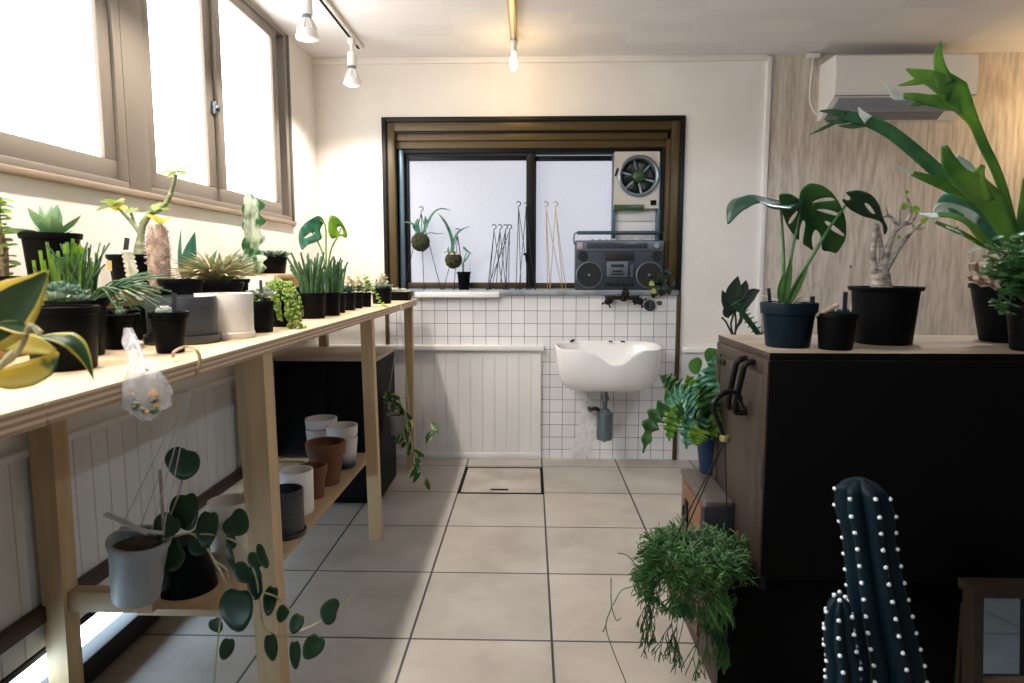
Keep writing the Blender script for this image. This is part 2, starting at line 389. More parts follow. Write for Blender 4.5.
# plywood wall at the right
w = MB()
for a, b in ((1.362, 2.262), (2.264, 3.17), (3.172, XR+.2)): w.box(a, b, YB-.004, YB+.2, 0, ZC)
w.build('wall_back_plywood', M['plyw'], kind='structure', base=(1.36,YB,0), flat=True)
MB().box(1.335, 1.362, YB-.02, YB+.02, 0, ZC-.015, .003).build('trim_1', M['white_paint'], kind='structure')
MB().box(XL, 1.335, YB-.022, YB, ZC-.035, ZC, .004).build('trim_2', M['plaster'], kind='structure')
MB().box(XR, XR+.2, YF, YB+.2, 0, ZC).build('wall_right', plain('low_bounce_grey_wall', (.28,.28,.30,1), .9), kind='structure')  # one even grey on the unseen wall, kept low to limit bounced light
MB().box(XL-.2, XR+.2, YF-.2, YF, 0, ZC).build('wall_front', plain('dark_grey_wall', (.05,.055,.065,1), .9), kind='structure')
# left wall
w = MB()
w.box(XL-.2, XL, YF, YB, .18, 1.40); w.box(XL-.2, XL, YF, YB, 0, .02)
w.box(XL-.2, XL, YF, YB, 2.355, ZC); w.box(XL-.2, XL, 3.50, YB, 1.40, 2.355)
w.box(XL-.2, XL, YF, -.85, 1.40, 2.355); w.box(XL-.2, XL, 3.32, YB, .02, .18); w.box(XL-.2, XL, YF, -.85, .02, .18)
w.build('wall_left', M['plaster'], kind='structure', base=(XL,0,0))
# windows in the left wall
def left_window(name, y0, y1, panes, lock=None):
    r = structure(name, (XL, (y0+y1)/2, 1.40))
    m = M['taupe_alu']
    f = MB(); x0, x1 = XL-.10, XL+.006
    f.box(x0, x1, y0, y1, 1.405, 1.428, .003); f.box(x0, x1, y0, y1, 2.33, 2.355, .003)
    f.box(x0, x1, y0, y0+.04, 1.428, 2.33, .003); f.box(x0, x1, y1-.04, y1, 1.428, 2.33, .003)
    f.build('window_frame', m, r)
    for i, (a, b) in enumerate(panes):
        sx = XL-.006 - .018*((i+1) % 2)
        s = MB(); s.box(sx-.025, sx, a-.05, b+.06, 1.428, 1.487, .003); s.box(sx-.025, sx, a-.05, b+.06, 2.28, 2.335, .003)
        s.box(sx-.025, sx, a-.05, a, 1.487, 2.28, .003); s.box(sx-.025, sx, b, b+.06, 1.487, 2.28, .003)
        sh = s.build('sash', m, r)
        MB().box(sx-.020, sx-.014, a-.004, b+.004, 1.484, 2.283).build('pane', M['pane_left'], sh)
    return r
w1 = left_window('window_1', -.85, 2.08, [(-.75, .55), (.64, 1.985)])
w2 = left_window('window_2', 2.20, 3.50, [(2.215, 2.675), (2.785, 3.335)])
k = MB(); k.box(XL-.035, XL-.008, 2.715, 2.735, 1.78, 1.83, .004); k.box(XL-.012, XL+.006, 2.71, 2.75, 1.80, 1.812, .003)
k.build('window_lock', M['chrome'], w2)
w = MB(); w.box(XL-.11, XL+.007, 2.08, 2.20, 1.405, 2.355, .003); w.build('trim_3', M['taupe_alu'], kind='structure')
MB().box(XL-.10, XL+.022, -.85, 3.52, 1.385, 1.405, .004).build('trim_4', wood('tan_sill_wood', (.30,.22,.15,1), (.44,.345,.26,1), 'y', 9), kind='structure')
MB().box(XL-.02, XL+.008, 3.505, 3.54, 1.38, 2.355, .003).build('trim_5', M['taupe_dk'], kind='structure')
# glazed shop door in the wall behind the camera
r = structure('door_1', (1.0, YF, 0))
f = MB()
for xa in (-.6, .55, 1.70): f.box(xa, xa+.06, YF, YF+.05, 0, 2.2, .004)
f.box(-.6, 1.76, YF, YF+.05, 2.14, 2.2, .004); f.box(-.6, 1.76, YF, YF+.05, 0, .12, .004)
f.build('door_frame', M['dark_alu'], r)
for xa in (-.54, .61): MB().box(xa, xa+1.09, YF+.015, YF+.022, .12, 2.14).build('pane', M['pane_door'], r)
# beadboard wainscot of the left wall with its cap and dark rail
w = MB(); y = YF+.1; bw = .0735
while y < YB-.02:
    w.box(XL, XL+.010, y+.0012, min(y+bw-.0012, YB), .185, .695, .002); y += bw
w.box(XL, XL+.004, YF+.1, YB, .185, .695)
w.build('wall_left_beadboard', M['bead'], kind='structure', flat=True)
MB().box(XL, XL+.024, YF+.1, YB, .695, .712, .003).build('trim_6', M['white_paint'], kind='structure')
MB().box(XL+.010, XL+.034, YF+.1, 3.1, .262, .304, .003).build('trim_7', M['rail'], kind='structure')
# low slit window at floor level
r = structure('window_4', (XL, 1.2, .02))
f = MB(); f.box(XL-.06, XL+.012, -.85, 3.32, .165, .182, .002); f.box(XL-.06, XL+.055, -.85, 3.32, .02, .092, .004)
f.box(XL-.06, XL+.012, 3.29, 3.32, .09, .17); f.box(XL-.06, XL+.012, -.85, -.82, .09, .17)
f.build('window_frame', M['dark_alu'], r)
MB().box(XL-.012, XL-.004, -.82, 3.29, .09, .167).build('pane', M['pane_low'], r)
# beadboard panel on the back wall, left of the sink
w = MB(); x = XL+.02
while x < .062:
    x2 = min(x+bw, .064); w.box(x+.0012, x2-.0012, YB-.020, YB, .038, .668, .002); x += bw
w.box(XL+.02, .062, YB-.016, YB, .04, .668)
w.build('wall_back_beadboard', M['bead'], kind='structure', flat=True)
MB().box(XL+.02, .078, YB-.042, YB, .668, .70, .004).build('trim_8', M['white_paint'], kind='structure')
MB().box(XL+.02, .064, YB-.024, YB, 0, .04, .002).build('baseboard_back', M['bead'], kind='structure')
# lower panel and cap right of the tiles
MB().box(.90, 1.335, YB-.012, YB, 0, .66).build('wall_back_panel', M['plaster_cool'], kind='structure')
MB().box(.90, 1.335, YB-.030, YB, .66, .69, .004).build('trim_9', M['white_paint'], kind='structure')
MB().box(-.876, -.858, YB-.012, YB+.01, .0, 1.03, .002).build('trim_10', M['brown_lite'], kind='structure')
MB().box(.864, .888, YB-.016, YB+.01, .0, 1.0, .002).build('trim_11', M['brown_alu'], kind='structure')
# rough cement where tiles are missing below the sink
pp = [(.315,.36),(.365,.40),(.40,.31),(.385,.22),(.40,.12),(.365,.02),(.25,.012),(.235,.08),(.29,.15),(.30,.25)]
MB().prism(pp, 'y', YB-.003, YB+.004).build('wall_back_patch', M['patch'], kind='structure')
# ---- window in the back wall
r = structure('window_3', (0, YB, 1.0))
def ring(mb, x0, x1, z0, z1, wl, wr, wt, wb, y0, y1, b=.003):
    if wl: mb.box(x0, x0+wl, y0, y1, z0, z1, b)
    if wr: mb.box(x1-wr, x1, y0, y1, z0, z1, b)
    if wt: mb.box(x0+wl, x1-wr, y0, y1, z1-wt, z1, b)
    if wb: mb.box(x0+wl, x1-wr, y0, y1, z0, z0+wb, b)
m = MB(); ring(m, WX0-.012, WX1+.012, 1.0, 2.032, .026, .026, .026, 0, YB-.014, YB+.03); m.build('casing', M['dark_alu'], r)
m = MB(); ring(m, WX0+.01, WX1-.01, 1.0, 2.01, .05, .05, .055, 0, YB+.004, YB+.05)
m.box(WX0+.06, WX1-.06, YB+.03, YB+.07, 1.905, 1.95, .004); m.box(WX0+.06, WX1-.06, YB+.045, YB+.09, 1.862, 1.912, .004)
m.box(WX1-.085, WX1-.055, YB+.03, YB+.09, 1.03, 1.95, .004)
m.build('window_frame', M['brown_lite'], r)
m = MB(); ring(m, WX0+.055, WX1-.055, 1.02, 1.96, .05, .05, .12, 0, YB+.07, YB+.16)
m.box(WX0+.06, WX1-.06, YB+.02, YB+.035, 1.945, 1.957, .002)
m.build('window_jamb', M['dark_alu'], r)
m = MB(); m.box(WX0+.07, WX0+.10, YB+.06, YB+.08, 1.04, 1.86, .003); m.build('track_strip', M['blue_alu'], r)
m = MB(); ring(m, -.765, .03, 1.04, 1.83, .03, .045, .03, .032, YB+.095, YB+.125); s1 = m.build('sash', M['dark_alu'], r)
m = MB(); m.box(-.74, .0, YB+.108, YB+.114, 1.068, 1.805); m.build('pane', M['pane_back'], s1)
m = MB(); m.box(-.765, .49, YB+.088, YB+.126, 1.036, 1.070, .003); m.build('sash_rail', M['brown_alu'], r)
m = MB(); m.box(-.03, .022, YB+.07, YB+.094, 1.04, 1.835, .003); m.build('meeting_stile', M['dark_alu'], r)
m = MB(); ring(m, .012, .49, 1.04, 1.83, .0, .0, .03, 0, YB+.128, YB+.15); s2 = m.build('sash', M['dark_alu'], r)
m = MB(); m.box(.0, .49, YB+.136, YB+.142, 1.06, 1.805); m.build('pane', M['pane_back'], s2)
m = MB(); m.box(-.035, -.018, YB+.055, YB+.07, 1.20, 1.245, .003); m.box(-.046, -.028, YB+.058, YB+.068, 1.235, 1.25, .002); m.build('window_lock', M['mat_black'], r)
# backing of the vent bay: white slats above, below and behind the fan
m = MB()
for i in range(6): m.box(.505, .752, YB+.118, YB+.126, 1.045+.079*i, 1.045+.079*i+.075, .003)
m.box(.50, .76, YB+.127, YB+.15, 1.04, 1.86)
m.build('louvre_panel', M['white_paint'], r)
m = MB(); m.box(.484, .505, YB+.09, YB+.13, 1.04, 1.86, .003); m.box(.752, .778, YB+.085, YB+.13, 1.04, 1.86, .003); m.build('vent_frame', M['blue_alu'], r)
# sill
m = MB(); m.box(WX0-.0, WX1-.0, YB-.022, YB+.13, 1.0, 1.03, .006); m.build('sill', M['sill_grey'], r)
MB().box(-.69, -.188, YB-.04, YB, .985, 1.018, .004).build('trim_12', M['white_paint'], kind='structure')

# ---- floor hatch
r = thing('floor_hatch', 'square inspection hatch with dark rim let into the sunlit floor tiles', 'hatch', (-.154, 3.525, 0))
m = MB(); ring2 = [(-.379, .072, 3.298, 3.753)]
x0, x1, y0, y1 = ring2[0]
m.box(x0, x0+.016, y0, y1, 0, .003); m.box(x1-.016, x1, y0, y1, 0, .003); m.box(x0+.016, x1-.016, y0, y0+.014, 0, .003); m.box(x0+.016, x1-.016, y1-.014, y1, 0, .003)
m.build('frame', M['mat_black'], r)
MB().box(x0+.02, x1-.02, y0+.018, y1-.018, 0, .0025, .001).build('cover', noisy('hatch_tile', (.30,.265,.23,1), (.46,.42,.375,1), 5, .45), r)
MB().box(-.21, -.115, 3.345, 3.366, .0025, .005, .001).build('handle', M['mat_black'], r)

# ---- spotlights
def rail(name, label, x, y0, y1, mats):
    r = thing(name, label, 'track', (x, (y0+y1)/2, ZC-.03))
    m = MB(); m.box(x-.018, x+.018, y0, y1, ZC-.022, ZC, .002); m.build('rail', mats[0], r)
    m = MB(); m.box(x-.009, x+.004, y0+.01, y1-.01, ZC-.0235, ZC-.021); m.build('slot', mats[1], r)
    m = MB(); m.box(x-.02, x+.02, y1-.004, y1+.012, ZC-.024, ZC, .002); m.build('end_cap', mats[0], r)
    return r
rail('lighting_track', 'white ceiling track with a dark slot carrying white spotlights by the windows', -.935, -.6, 3.72, (M['white_plastic'], M['mat_black']))
rail('lighting_track', 'brass ceiling track in the middle carrying a clear filament bulb', -.094, .2, 3.66, (M['gold'], M['beige_plastic']))
def spot(y, label, x=-.935, power=34, group='white spotlights on the window side track', tint=(1,.92,.82), cone=140, blend=.7):
    r = thing('spotlight', label, 'spotlight', (x, y, 2.10), group)
    MB().box(x-.016, x+.016, y-.03, y+.03, ZC-.055, ZC-.0235, .004).build('adapter', M['white_plastic'], r)
    m = MB(); m.tube([(x,y,ZC-.05),(x,y,2.20)], .008, 8); m.lathe([(.0,2.275),(.024,2.272),(.026,2.205),(.0,2.203)], 20, (x,y,0)); m.build('socket', M['white_plastic'], r)
    m = MB(); m.lathe([(.018,2.205),(.020,2.19)], 20, (x,y,0)); m.build('collar', M['chrome'], r)
    m = MB(); m.lathe([(.019,2.19),(.024,2.175),(.042,2.135),(.047,2.12),(.046,2.108),(.040,2.106)], 24, (x,y,0))
    for k in range(8):
        a = k*PI/4; m.bar((x+.022*math.cos(a),y+.022*math.sin(a),2.185),(x+.042*math.cos(a),y+.042*math.sin(a),2.145),.004,.006)
    m.build('bulb', M['white_plastic'], r)
    m = MB(); m.lathe([(0,2.104),(.040,2.107)], 24, (x,y,0)); m.build('bulb_face', M['led'], r)
    l = bpy.data.lights.new('spotlight_beam', 'SPOT'); l.energy = power; l.spot_size = math.radians(cone); l.spot_blend = blend; l.shadow_soft_size = .03; l.color = tint
    lo = bpy.data.objects.new('spotlight_beam', l); COL.objects.link(lo); lo.parent = r; lo.location = (0,0,.0)
    return r
SPOT_W = 50
rail('lighting_track', 'white ceiling track above the chest at the right', 1.25, -.6, 2.25, (M['white_plastic'], M['mat_black']))
for yy, pw in ((.5, 2), (1.3, 2), (2.14, 40)): spot(yy, 'white spotlight on the right track above the chest', 1.25, pw, 'white spotlights on the track above the chest', (.80,.88,1), 172, .25)
spot(3.55, 'white spotlight nearest the back wall at the end of the track', power=SPOT_W)
spot(2.85, 'white spotlight beside the corner of the far left window', power=SPOT_W)
for yy in (2.12, 1.42, .72): spot(yy, 'white spotlight on the left track above the near half of the plant table', power=SPOT_W)
def filament(x, y, zt, label, power, light=True):
    r = thing('filament_bulb', label, 'light bulb', (x, y, zt-.16))
    m = MB(); m.lathe([(0,zt),(.016,zt),(.018,zt-.045),(.014,zt-.055),(0,zt-.055)], 18, (x,y,0)); m.build('socket', M['white_plastic'], r)
    m = MB(); m.lathe([(.009,zt-.055),(.012,zt-.075),(.019,zt-.10),(.020,zt-.12),(.014,zt-.145),(.004,zt-.155),(0,zt-.156)], 18, (x,y,0)); m.build('bulb', M['filament'], r)
    l = bpy.data.lights.new('warm_glow', 'POINT'); l.energy = power; l.shadow_soft_size = .03; l.color = (1,.66,.30)
    lo = bpy.data.objects.new('warm_glow', l); COL.objects.link(lo); lo.parent = r; lo.location = (0, 0, -.02)
    return r
filament(-.094, 3.60, ZC-.024, 'small clear filament bulb glowing warm under the brass track', 2.2)
filament(3.0, 3.55, 2.16, 'warm bulb by the plywood wall beyond the air conditioner', 9)
w = MB(); w.tube([(3.0,3.55,2.16),(3.0,3.55,ZC)], .004, 6); tag(w.build('pendant_cord', M['white_plastic']), 'white cord holding the warm bulb by the plywood wall', 'cord')

# world + daylight
wd = bpy.data.worlds.new('World'); SC.world = wd; wd.use_nodes = True
wd.node_tree.nodes['Background'].inputs['Color'].default_value = (.75,.83,1,1); wd.node_tree.nodes['Background'].inputs['Strength'].default_value = .3
SC.view_settings.view_transform = 'Standard'; SC.view_settings.look = 'None'; SC.view_settings.gamma = 1
SC.view_settings.use_curve_mapping = False; SC.view_settings.exposure = 0.08
cy = SC.cycles
cy.use_denoising = True; cy.max_bounces = 8; cy.diffuse_bounces = 4; cy.glossy_bounces = 3; cy.transmission_bounces = 4; cy.sample_clamp_indirect = 6
cy.use_adaptive_sampling = True; cy.adaptive_threshold = .02

# ================================================================== TABLE
ZT = .98; XF = -.655
tb = thing('plant_table', 'long pine and plywood plant table along the window wall', 'table', (-.95, 2.0, 0))
def ply():
    m, N, L, b = base('plywood_layers')
    tc = N.new('ShaderNodeTexCoord'); sp = N.new('ShaderNodeSeparateXYZ'); L.new(tc.outputs['Object'], sp.inputs[0])
    mp = N.new('ShaderNodeMapping'); mp.inputs['Scale'].default_value = (1,.06,1); L.new(tc.outputs['Object'], mp.inputs[0])
    nz = N.new('ShaderNodeTexNoise'); nz.inputs['Scale'].default_value = 30; nz.inputs['Detail'].default_value = 4; L.new(mp.outputs[0], nz.inputs['Vector'])
    mu = N.new('ShaderNodeMath'); mu.operation = 'MULTIPLY_ADD'; mu.inputs[1].default_value = .003; L.new(nz.outputs['Fac'], mu.inputs[0]); L.new(sp.outputs[2], mu.inputs[2])
    m2 = N.new('ShaderNodeMath'); m2.operation = 'MULTIPLY'; m2.inputs[1].default_value = 2*PI/.0105; L.new(mu.outputs[0], m2.inputs[0])
    sn = N.new('ShaderNodeMath'); sn.operation = 'SINE'; L.new(m2.outputs[0], sn.inputs[0])
    rp = N.new('ShaderNodeValToRGB'); rp.color_ramp.elements[0].position = .25; rp.color_ramp.elements[1].position = .75
    rp.color_ramp.elements[0].color = (.36,.23,.135,1); rp.color_ramp.elements[1].color = (.68,.52,.37,1)
    ad = N.new('ShaderNodeMath'); ad.operation = 'MULTIPLY_ADD'; ad.inputs[1].default_value = .5; ad.inputs[2].default_value = .5
    L.new(sn.outputs[0], ad.inputs[0]); L.new(ad.outputs[0], rp.inputs['Fac']); L.new(rp.outputs[0], b.inputs['Base Color']); b.inputs['Roughness'].default_value = .65
    return m
M['ply_edge'] = ply()
for a, b in ((-.35, .858), (.862, 1.838), (1.842, 3.785)):
    m = MB(); m.box(-1.243, XF, a, b, ZT-.032, ZT, .0012)
    me = m.build('tabletop', [M['pine_y'], M['ply_edge']], tb, ang=20)
    for p in me.data.polygons:
        if abs(p.normal.z) < .5: p.material_index = 1
def leg(x0t, x1t, x0b, x1b, y0, y1, ztop=ZT-.032, name='leg', mt='pine'):
    m = MB(); m.hexa([(x0b,y0,0),(x1b,y0,0),(x1b,y1,0),(x0b,y1,0),(x0t,y0,ztop),(x1t,y0,ztop),(x1t,y1,ztop),(x0t,y1,ztop)])
    o = m.build(name, M[mt], tb, flat=True); return o
leg(-.735, -.662, -.708, -.650, 1.60, 1.66); leg(-.706, -.657, -.690, -.640, 2.70, 2.745); leg(-.712, -.667, -.712, -.667, 3.68, 3.725)
leg(-.735, -.662, -.708, -.650, .25, .31)
leg(-1.243, -1.178, -1.240, -1.188, 1.56, 1.615); leg(-1.225, -1.18, -1.225, -1.18, 2.70, 2.745); leg(-1.20, -1.155, -1.20, -1.155, 3.68, 3.725); leg(-1.243, -1.16, -1.235, -1.172, .25, .31)
MB().box(-1.02, -.757, 1.598, 3.06, .262, .281, .001).build('shelf', wood('shelf_pine', (.44,.30,.17,1), (.60,.44,.27,1), 'y', 6), tb)
MB().box(-1.188, -.965, 1.575, 1.615, .281, .335, .002).build('stretcher', M['pine_x'], tb)
MB().box(-1.19, -.97, 2.72, 2.745, .285, .335, .002).build('stretcher', M['pine_x'], tb)
MB().box(-1.23, -.72, 3.03, 3.06, .225, .262, .002).build('stretcher', M['pine_x'], tb)

# risers: wooden benches at the back of the table
def riser(y0, y1, z, label, x0=-1.24, x1=-1.03):
    r = thing('wooden_riser', label, 'riser', ((x0+x1)/2, (y0+y1)/2, ZT), 'risers at the back of the plant table')
    MB().box(x0, x1, y0, y1, z-.02, z, .002).build('board', M['pine_y'], r)
    MB().box(x0+.01, x1-.01, y0+.01, y0+.03, ZT, z-.02, .002).build('side', M['pine_x'], r)
    MB().box(x0+.01, x1-.01, y1-.03, y1-.01, ZT, z-.02, .002).build('side', M['pine_x'], r)
    MB().box(x1-.035, x1-.015, y0+.03, y1-.03, ZT, z-.02, .002).build('front_board', wood('orange_pine', (.50,.29,.13,1), (.68,.44,.22,1), 'y', 6), r)
    return r
riser(1.05, 1.955, 1.10, 'low wooden riser under the branching plant and the big agave')
riser(2.72, 3.25, 1.135, 'low wooden riser under the small rosette pot before the far window', -1.24, -1.05)

# ================================================================== CABINET UNDER THE TABLE
r = thing('black_cabinet', 'matt black cabinet standing under the far end of the plant table', 'cabinet', (-.98, 3.33, 0))
MB().box(-1.242, -.74, 3.12, 3.53, .02, .715, .003).build('body', M['mat_black'], r)
MB().box(-1.243, -.735, 3.11, 3.54, .715, .735, .003).build('top', wood('tan_reflection_board', (.42,.33,.23,1), (.55,.45,.33,1), 'x', 5), r)  # tan reflection on the lit top put into the board colour
MB().box(-1.22, -.76, 3.15, 3.50, 0, .02).build('plinth', M['mat_black'], r)
MB().box(-1.22, -.98, 3.108, 3.12, .04, .70, .004).build('door', M['mat_black'], r); MB().box(-.975, -.755, 3.108, 3.12, .04, .70, .004).build('door', M['mat_black'], r)

# ================================================================== CHEST AT THE RIGHT
r = thing('wooden_chest', 'large old dark wooden stepped chest at the right with plants on top', 'chest', (1.15, 1.87, 0))
cx0, cx1, cy0, cy1 = .594, 1.95, 1.64, 2.09
uc = MB(); uc.box(cx0, cx1, cy0, cy1, .36, .932, .003)
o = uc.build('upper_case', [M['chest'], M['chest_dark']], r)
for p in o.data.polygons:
    if p.normal.y < -.5: p.material_index = 1  # only the unlit side towards the camera is coloured near black
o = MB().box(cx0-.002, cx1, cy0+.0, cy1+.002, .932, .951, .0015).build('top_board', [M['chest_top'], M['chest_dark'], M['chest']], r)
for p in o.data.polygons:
    if p.normal.y < -.8: p.material_index = 1  # front edge darkened along with the unlit front
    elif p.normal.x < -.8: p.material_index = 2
m = MB()
for z0, z1, y0, y1 in ((.362,.93,cy0,cy0+.035), (.362,.93,cy1-.035,cy1), (.362,.395,cy0+.035,cy1-.035), (.895,.93,cy0+.035,cy1-.035)):
    m.box(cx0-.006, cx0, y0, y1, z0, z1, .002)
m.build('side_frame', M['chest'], r)
MB().box(cx0-.004, cx0, cy0+.04, cy1-.04, .40, .89, .002).build('side_panel', wood('grey_brown_board', (.027,.020,.016,1), (.066,.048,.037,1), 'z', 5, .55), r)
MB().box(cx0-.008, cx0, cy1-.09, cy1-.012, .865, .882, .001).build('iron_strap', M['iron'], r); MB().box(cx0-.009, cx0-.003, cy0+.004, cy0+.036, .60, .68, .002).build('iron_strap', wood('old_plug', (.03,.025,.024,1), (.06,.05,.046,1), 'z', 8), r)
# the two iron bars of the handle
h = MB()
for ya in (1.80, 1.735):
    zt, zb = (.93, .78)
    h.tube(catmull([(cx0, ya+.0, zt-.015), (cx0-.028, ya, zt-.02), (cx0-.034, ya+.01, zt-.05), (cx0-.036, ya+.05, zb), (cx0-.024, ya+.052, zb-.012), (cx0, ya+.052, zb-.012)], 5), .0085, 8)
h.build('handle', M['iron'], r)
lc = MB(); lc.box(.51, cx1-.05, 1.70, 2.12, 0, .36, .003)
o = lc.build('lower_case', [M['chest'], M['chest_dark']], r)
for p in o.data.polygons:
    if p.normal.y < -.5: p.material_index = 1  # same near black shade colour on the lower front
m = MB(); m.box(.51, cx0-.007, 1.86, 2.17, .36, .472, .002); m.box(cx0-.007, 1.05, 2.093, 2.17, .36, .472, .002); m.build('step_case', M['chest_warm'], r)
m = MB(); m.box(.505, cx0-.007, 1.855, 2.175, .472, .49, .003); m.box(cx0-.007, 1.05, 2.093, 2.175, .472, .49, .003); m.build('step_top', wood('grey_worn_top', (.055,.048,.042,1), (.12,.105,.095,1), 'y', 6), r)
d = MB().box(.503, .512, 1.90, 2.14, .05, .46, .003).build('drawer', M['chest_warm'], r)
hh = MB(); hh.box(.497, .504, 2.045, 2.085, .335, .42, .003)
hh.tube([(.497,2.065+.022*math.sin(a),.372+.03*math.cos(a)-.0) for a in [i*PI/8 for i in range(17)]], .004, 6)
hh.build('pull', M['iron'], d)
m = MB(); m.box(.502, .60, 1.855, 1.872, .36, .472, .002); m.build('end_board', wood('blue_grey_end_grain', (.02,.021,.028,1), (.045,.046,.058,1), 'z', 9), r)
m = MB(); m.box(cx0-.004, cx0+.014, cy0-.004, cy0+.03, .335, .375, .002); m.build('hinge', M['iron'], r)

# ---- mirror in front of the chest
r = thing('standing_mirror', 'small wood framed mirror standing on the floor before the dark chest', 'mirror', (1.10, 1.50, 0))
fm = wood('dark_frame_wood', (.022,.016,.011,1), (.045,.032,.022,1), 'z', 8)
tl = .02
def ym(z): return 1.47 + z*.10
m = MB()
def slab(mb, x0, x1, z0, z1, d0, d1):
    mb.hexa([(x0,ym(z0)+d0,z0),(x1,ym(z0)+d0,z0),(x1,ym(z0)+d1,z0),(x0,ym(z0)+d1,z0),(x0,ym(z1)+d0,z1),(x1,ym(z1)+d0,z1),(x1,ym(z1)+d1,z1),(x0,ym(z1)+d1,z1)])
slab(m, 1.032, 1.054, 0, .402, -.022, .02); slab(m, 1.168, 1.36, 0, .402, -.022, .02); slab(m, 1.024, 1.37, .402, .424, -.03, .025)
m.build('frame', fm, r, flat=True)
m = MB(); slab(m, 1.054, 1.168, .0, .205, -.012, .01); m.build('lower_panel', wood('light_frame_wood', (.13,.085,.055,1), (.22,.15,.10,1), 'x', 8), r, flat=True)
m = MB(); slab(m, 1.054, 1.168, .205, .402, .0, .004); m.build('mirror_glass', plain('mirror_glass', (.26,.36,.44,1), .03, 1.0), r, flat=True)
MB().box(1.05, 1.30, 1.545, 1.56, 0, .35).build('back_stay', fm, r)

# ================================================================== AIR CONDITIONER
ax0, ax1, ya = 1.635, 2.385, YB-.005
r = thing('air_conditioner', 'white wall mounted air conditioner high on the plywood wall', 'air conditioner', (2.14, YB-.12, 2.02))
m = MB(); prof = [(ya,2.300),(ya-.19,2.300),(ya-.203,2.290),(ya-.213,2.20),(ya-.210,2.10),(ya-.200,2.08),(ya-.03,1.99),(ya,1.99)]
m.prism(prof, 'x', ax0, ax1); m.build('body', M['white_plastic'], r, ang=25)
def auv(x0, x1, t0, t1, d):      # strip on the sloping underside, t from the front edge to the wall
    p, q = V((0, ya-.198, 2.077)), V((0, ya-.035, 1.992)); nr = V((0,-.085,-.163)).normalized()*d
    a, b = p.lerp(q, t0), p.lerp(q, t1)
    return [V((x,0,0))+c+n for n in (nr, nr*-.3) for x, c in ((x0,a),(x1,a),(x1,b),(x0,b))]
m = MB(); m.hexa(auv(ax0+.03, ax1-.05, .02, .60, .003)); m.build('flap', plain('blue_grey_vent', (.30,.33,.38,1), .45), r, flat=True)
m = MB(); m.hexa(auv(ax0+.06, ax1-.08, .08, .30, .005)); m.hexa(auv(ax0+.06, ax1-.08, .34, .54, .005)); m.build('louvre', plain('blue_grey_flap', (.26,.29,.34,1), .4), r, flat=True)
m = MB(); m.hexa(auv(ax0+.02, ax1-.10, .63, .99, .002)); m.build('intake_grille', plain('mid_grey_grille', (.21,.21,.22,1), .5), r, flat=True)
m = MB(); m.box(ax0, ax1, ya-.213, ya-.19, 2.082, 2.085); m.build('seam', M['grey_plastic'], r)
c = MB(); c.box(1.55, 1.62, YB-.045, YB-.012, ZC-.03, ZC-.005, .003); c.tube(catmull([(1.585,YB-.03,ZC-.02),(1.575,YB-.03,2.2),(1.58,YB-.025,2.1),(1.605,YB-.03,2.04),(1.632,YB-.04,2.02)], 6), .004, 6)
tag(c.build('power_cord', M['white_plastic']), 'thin white cord curving down the plywood left of the air conditioner', 'cord')

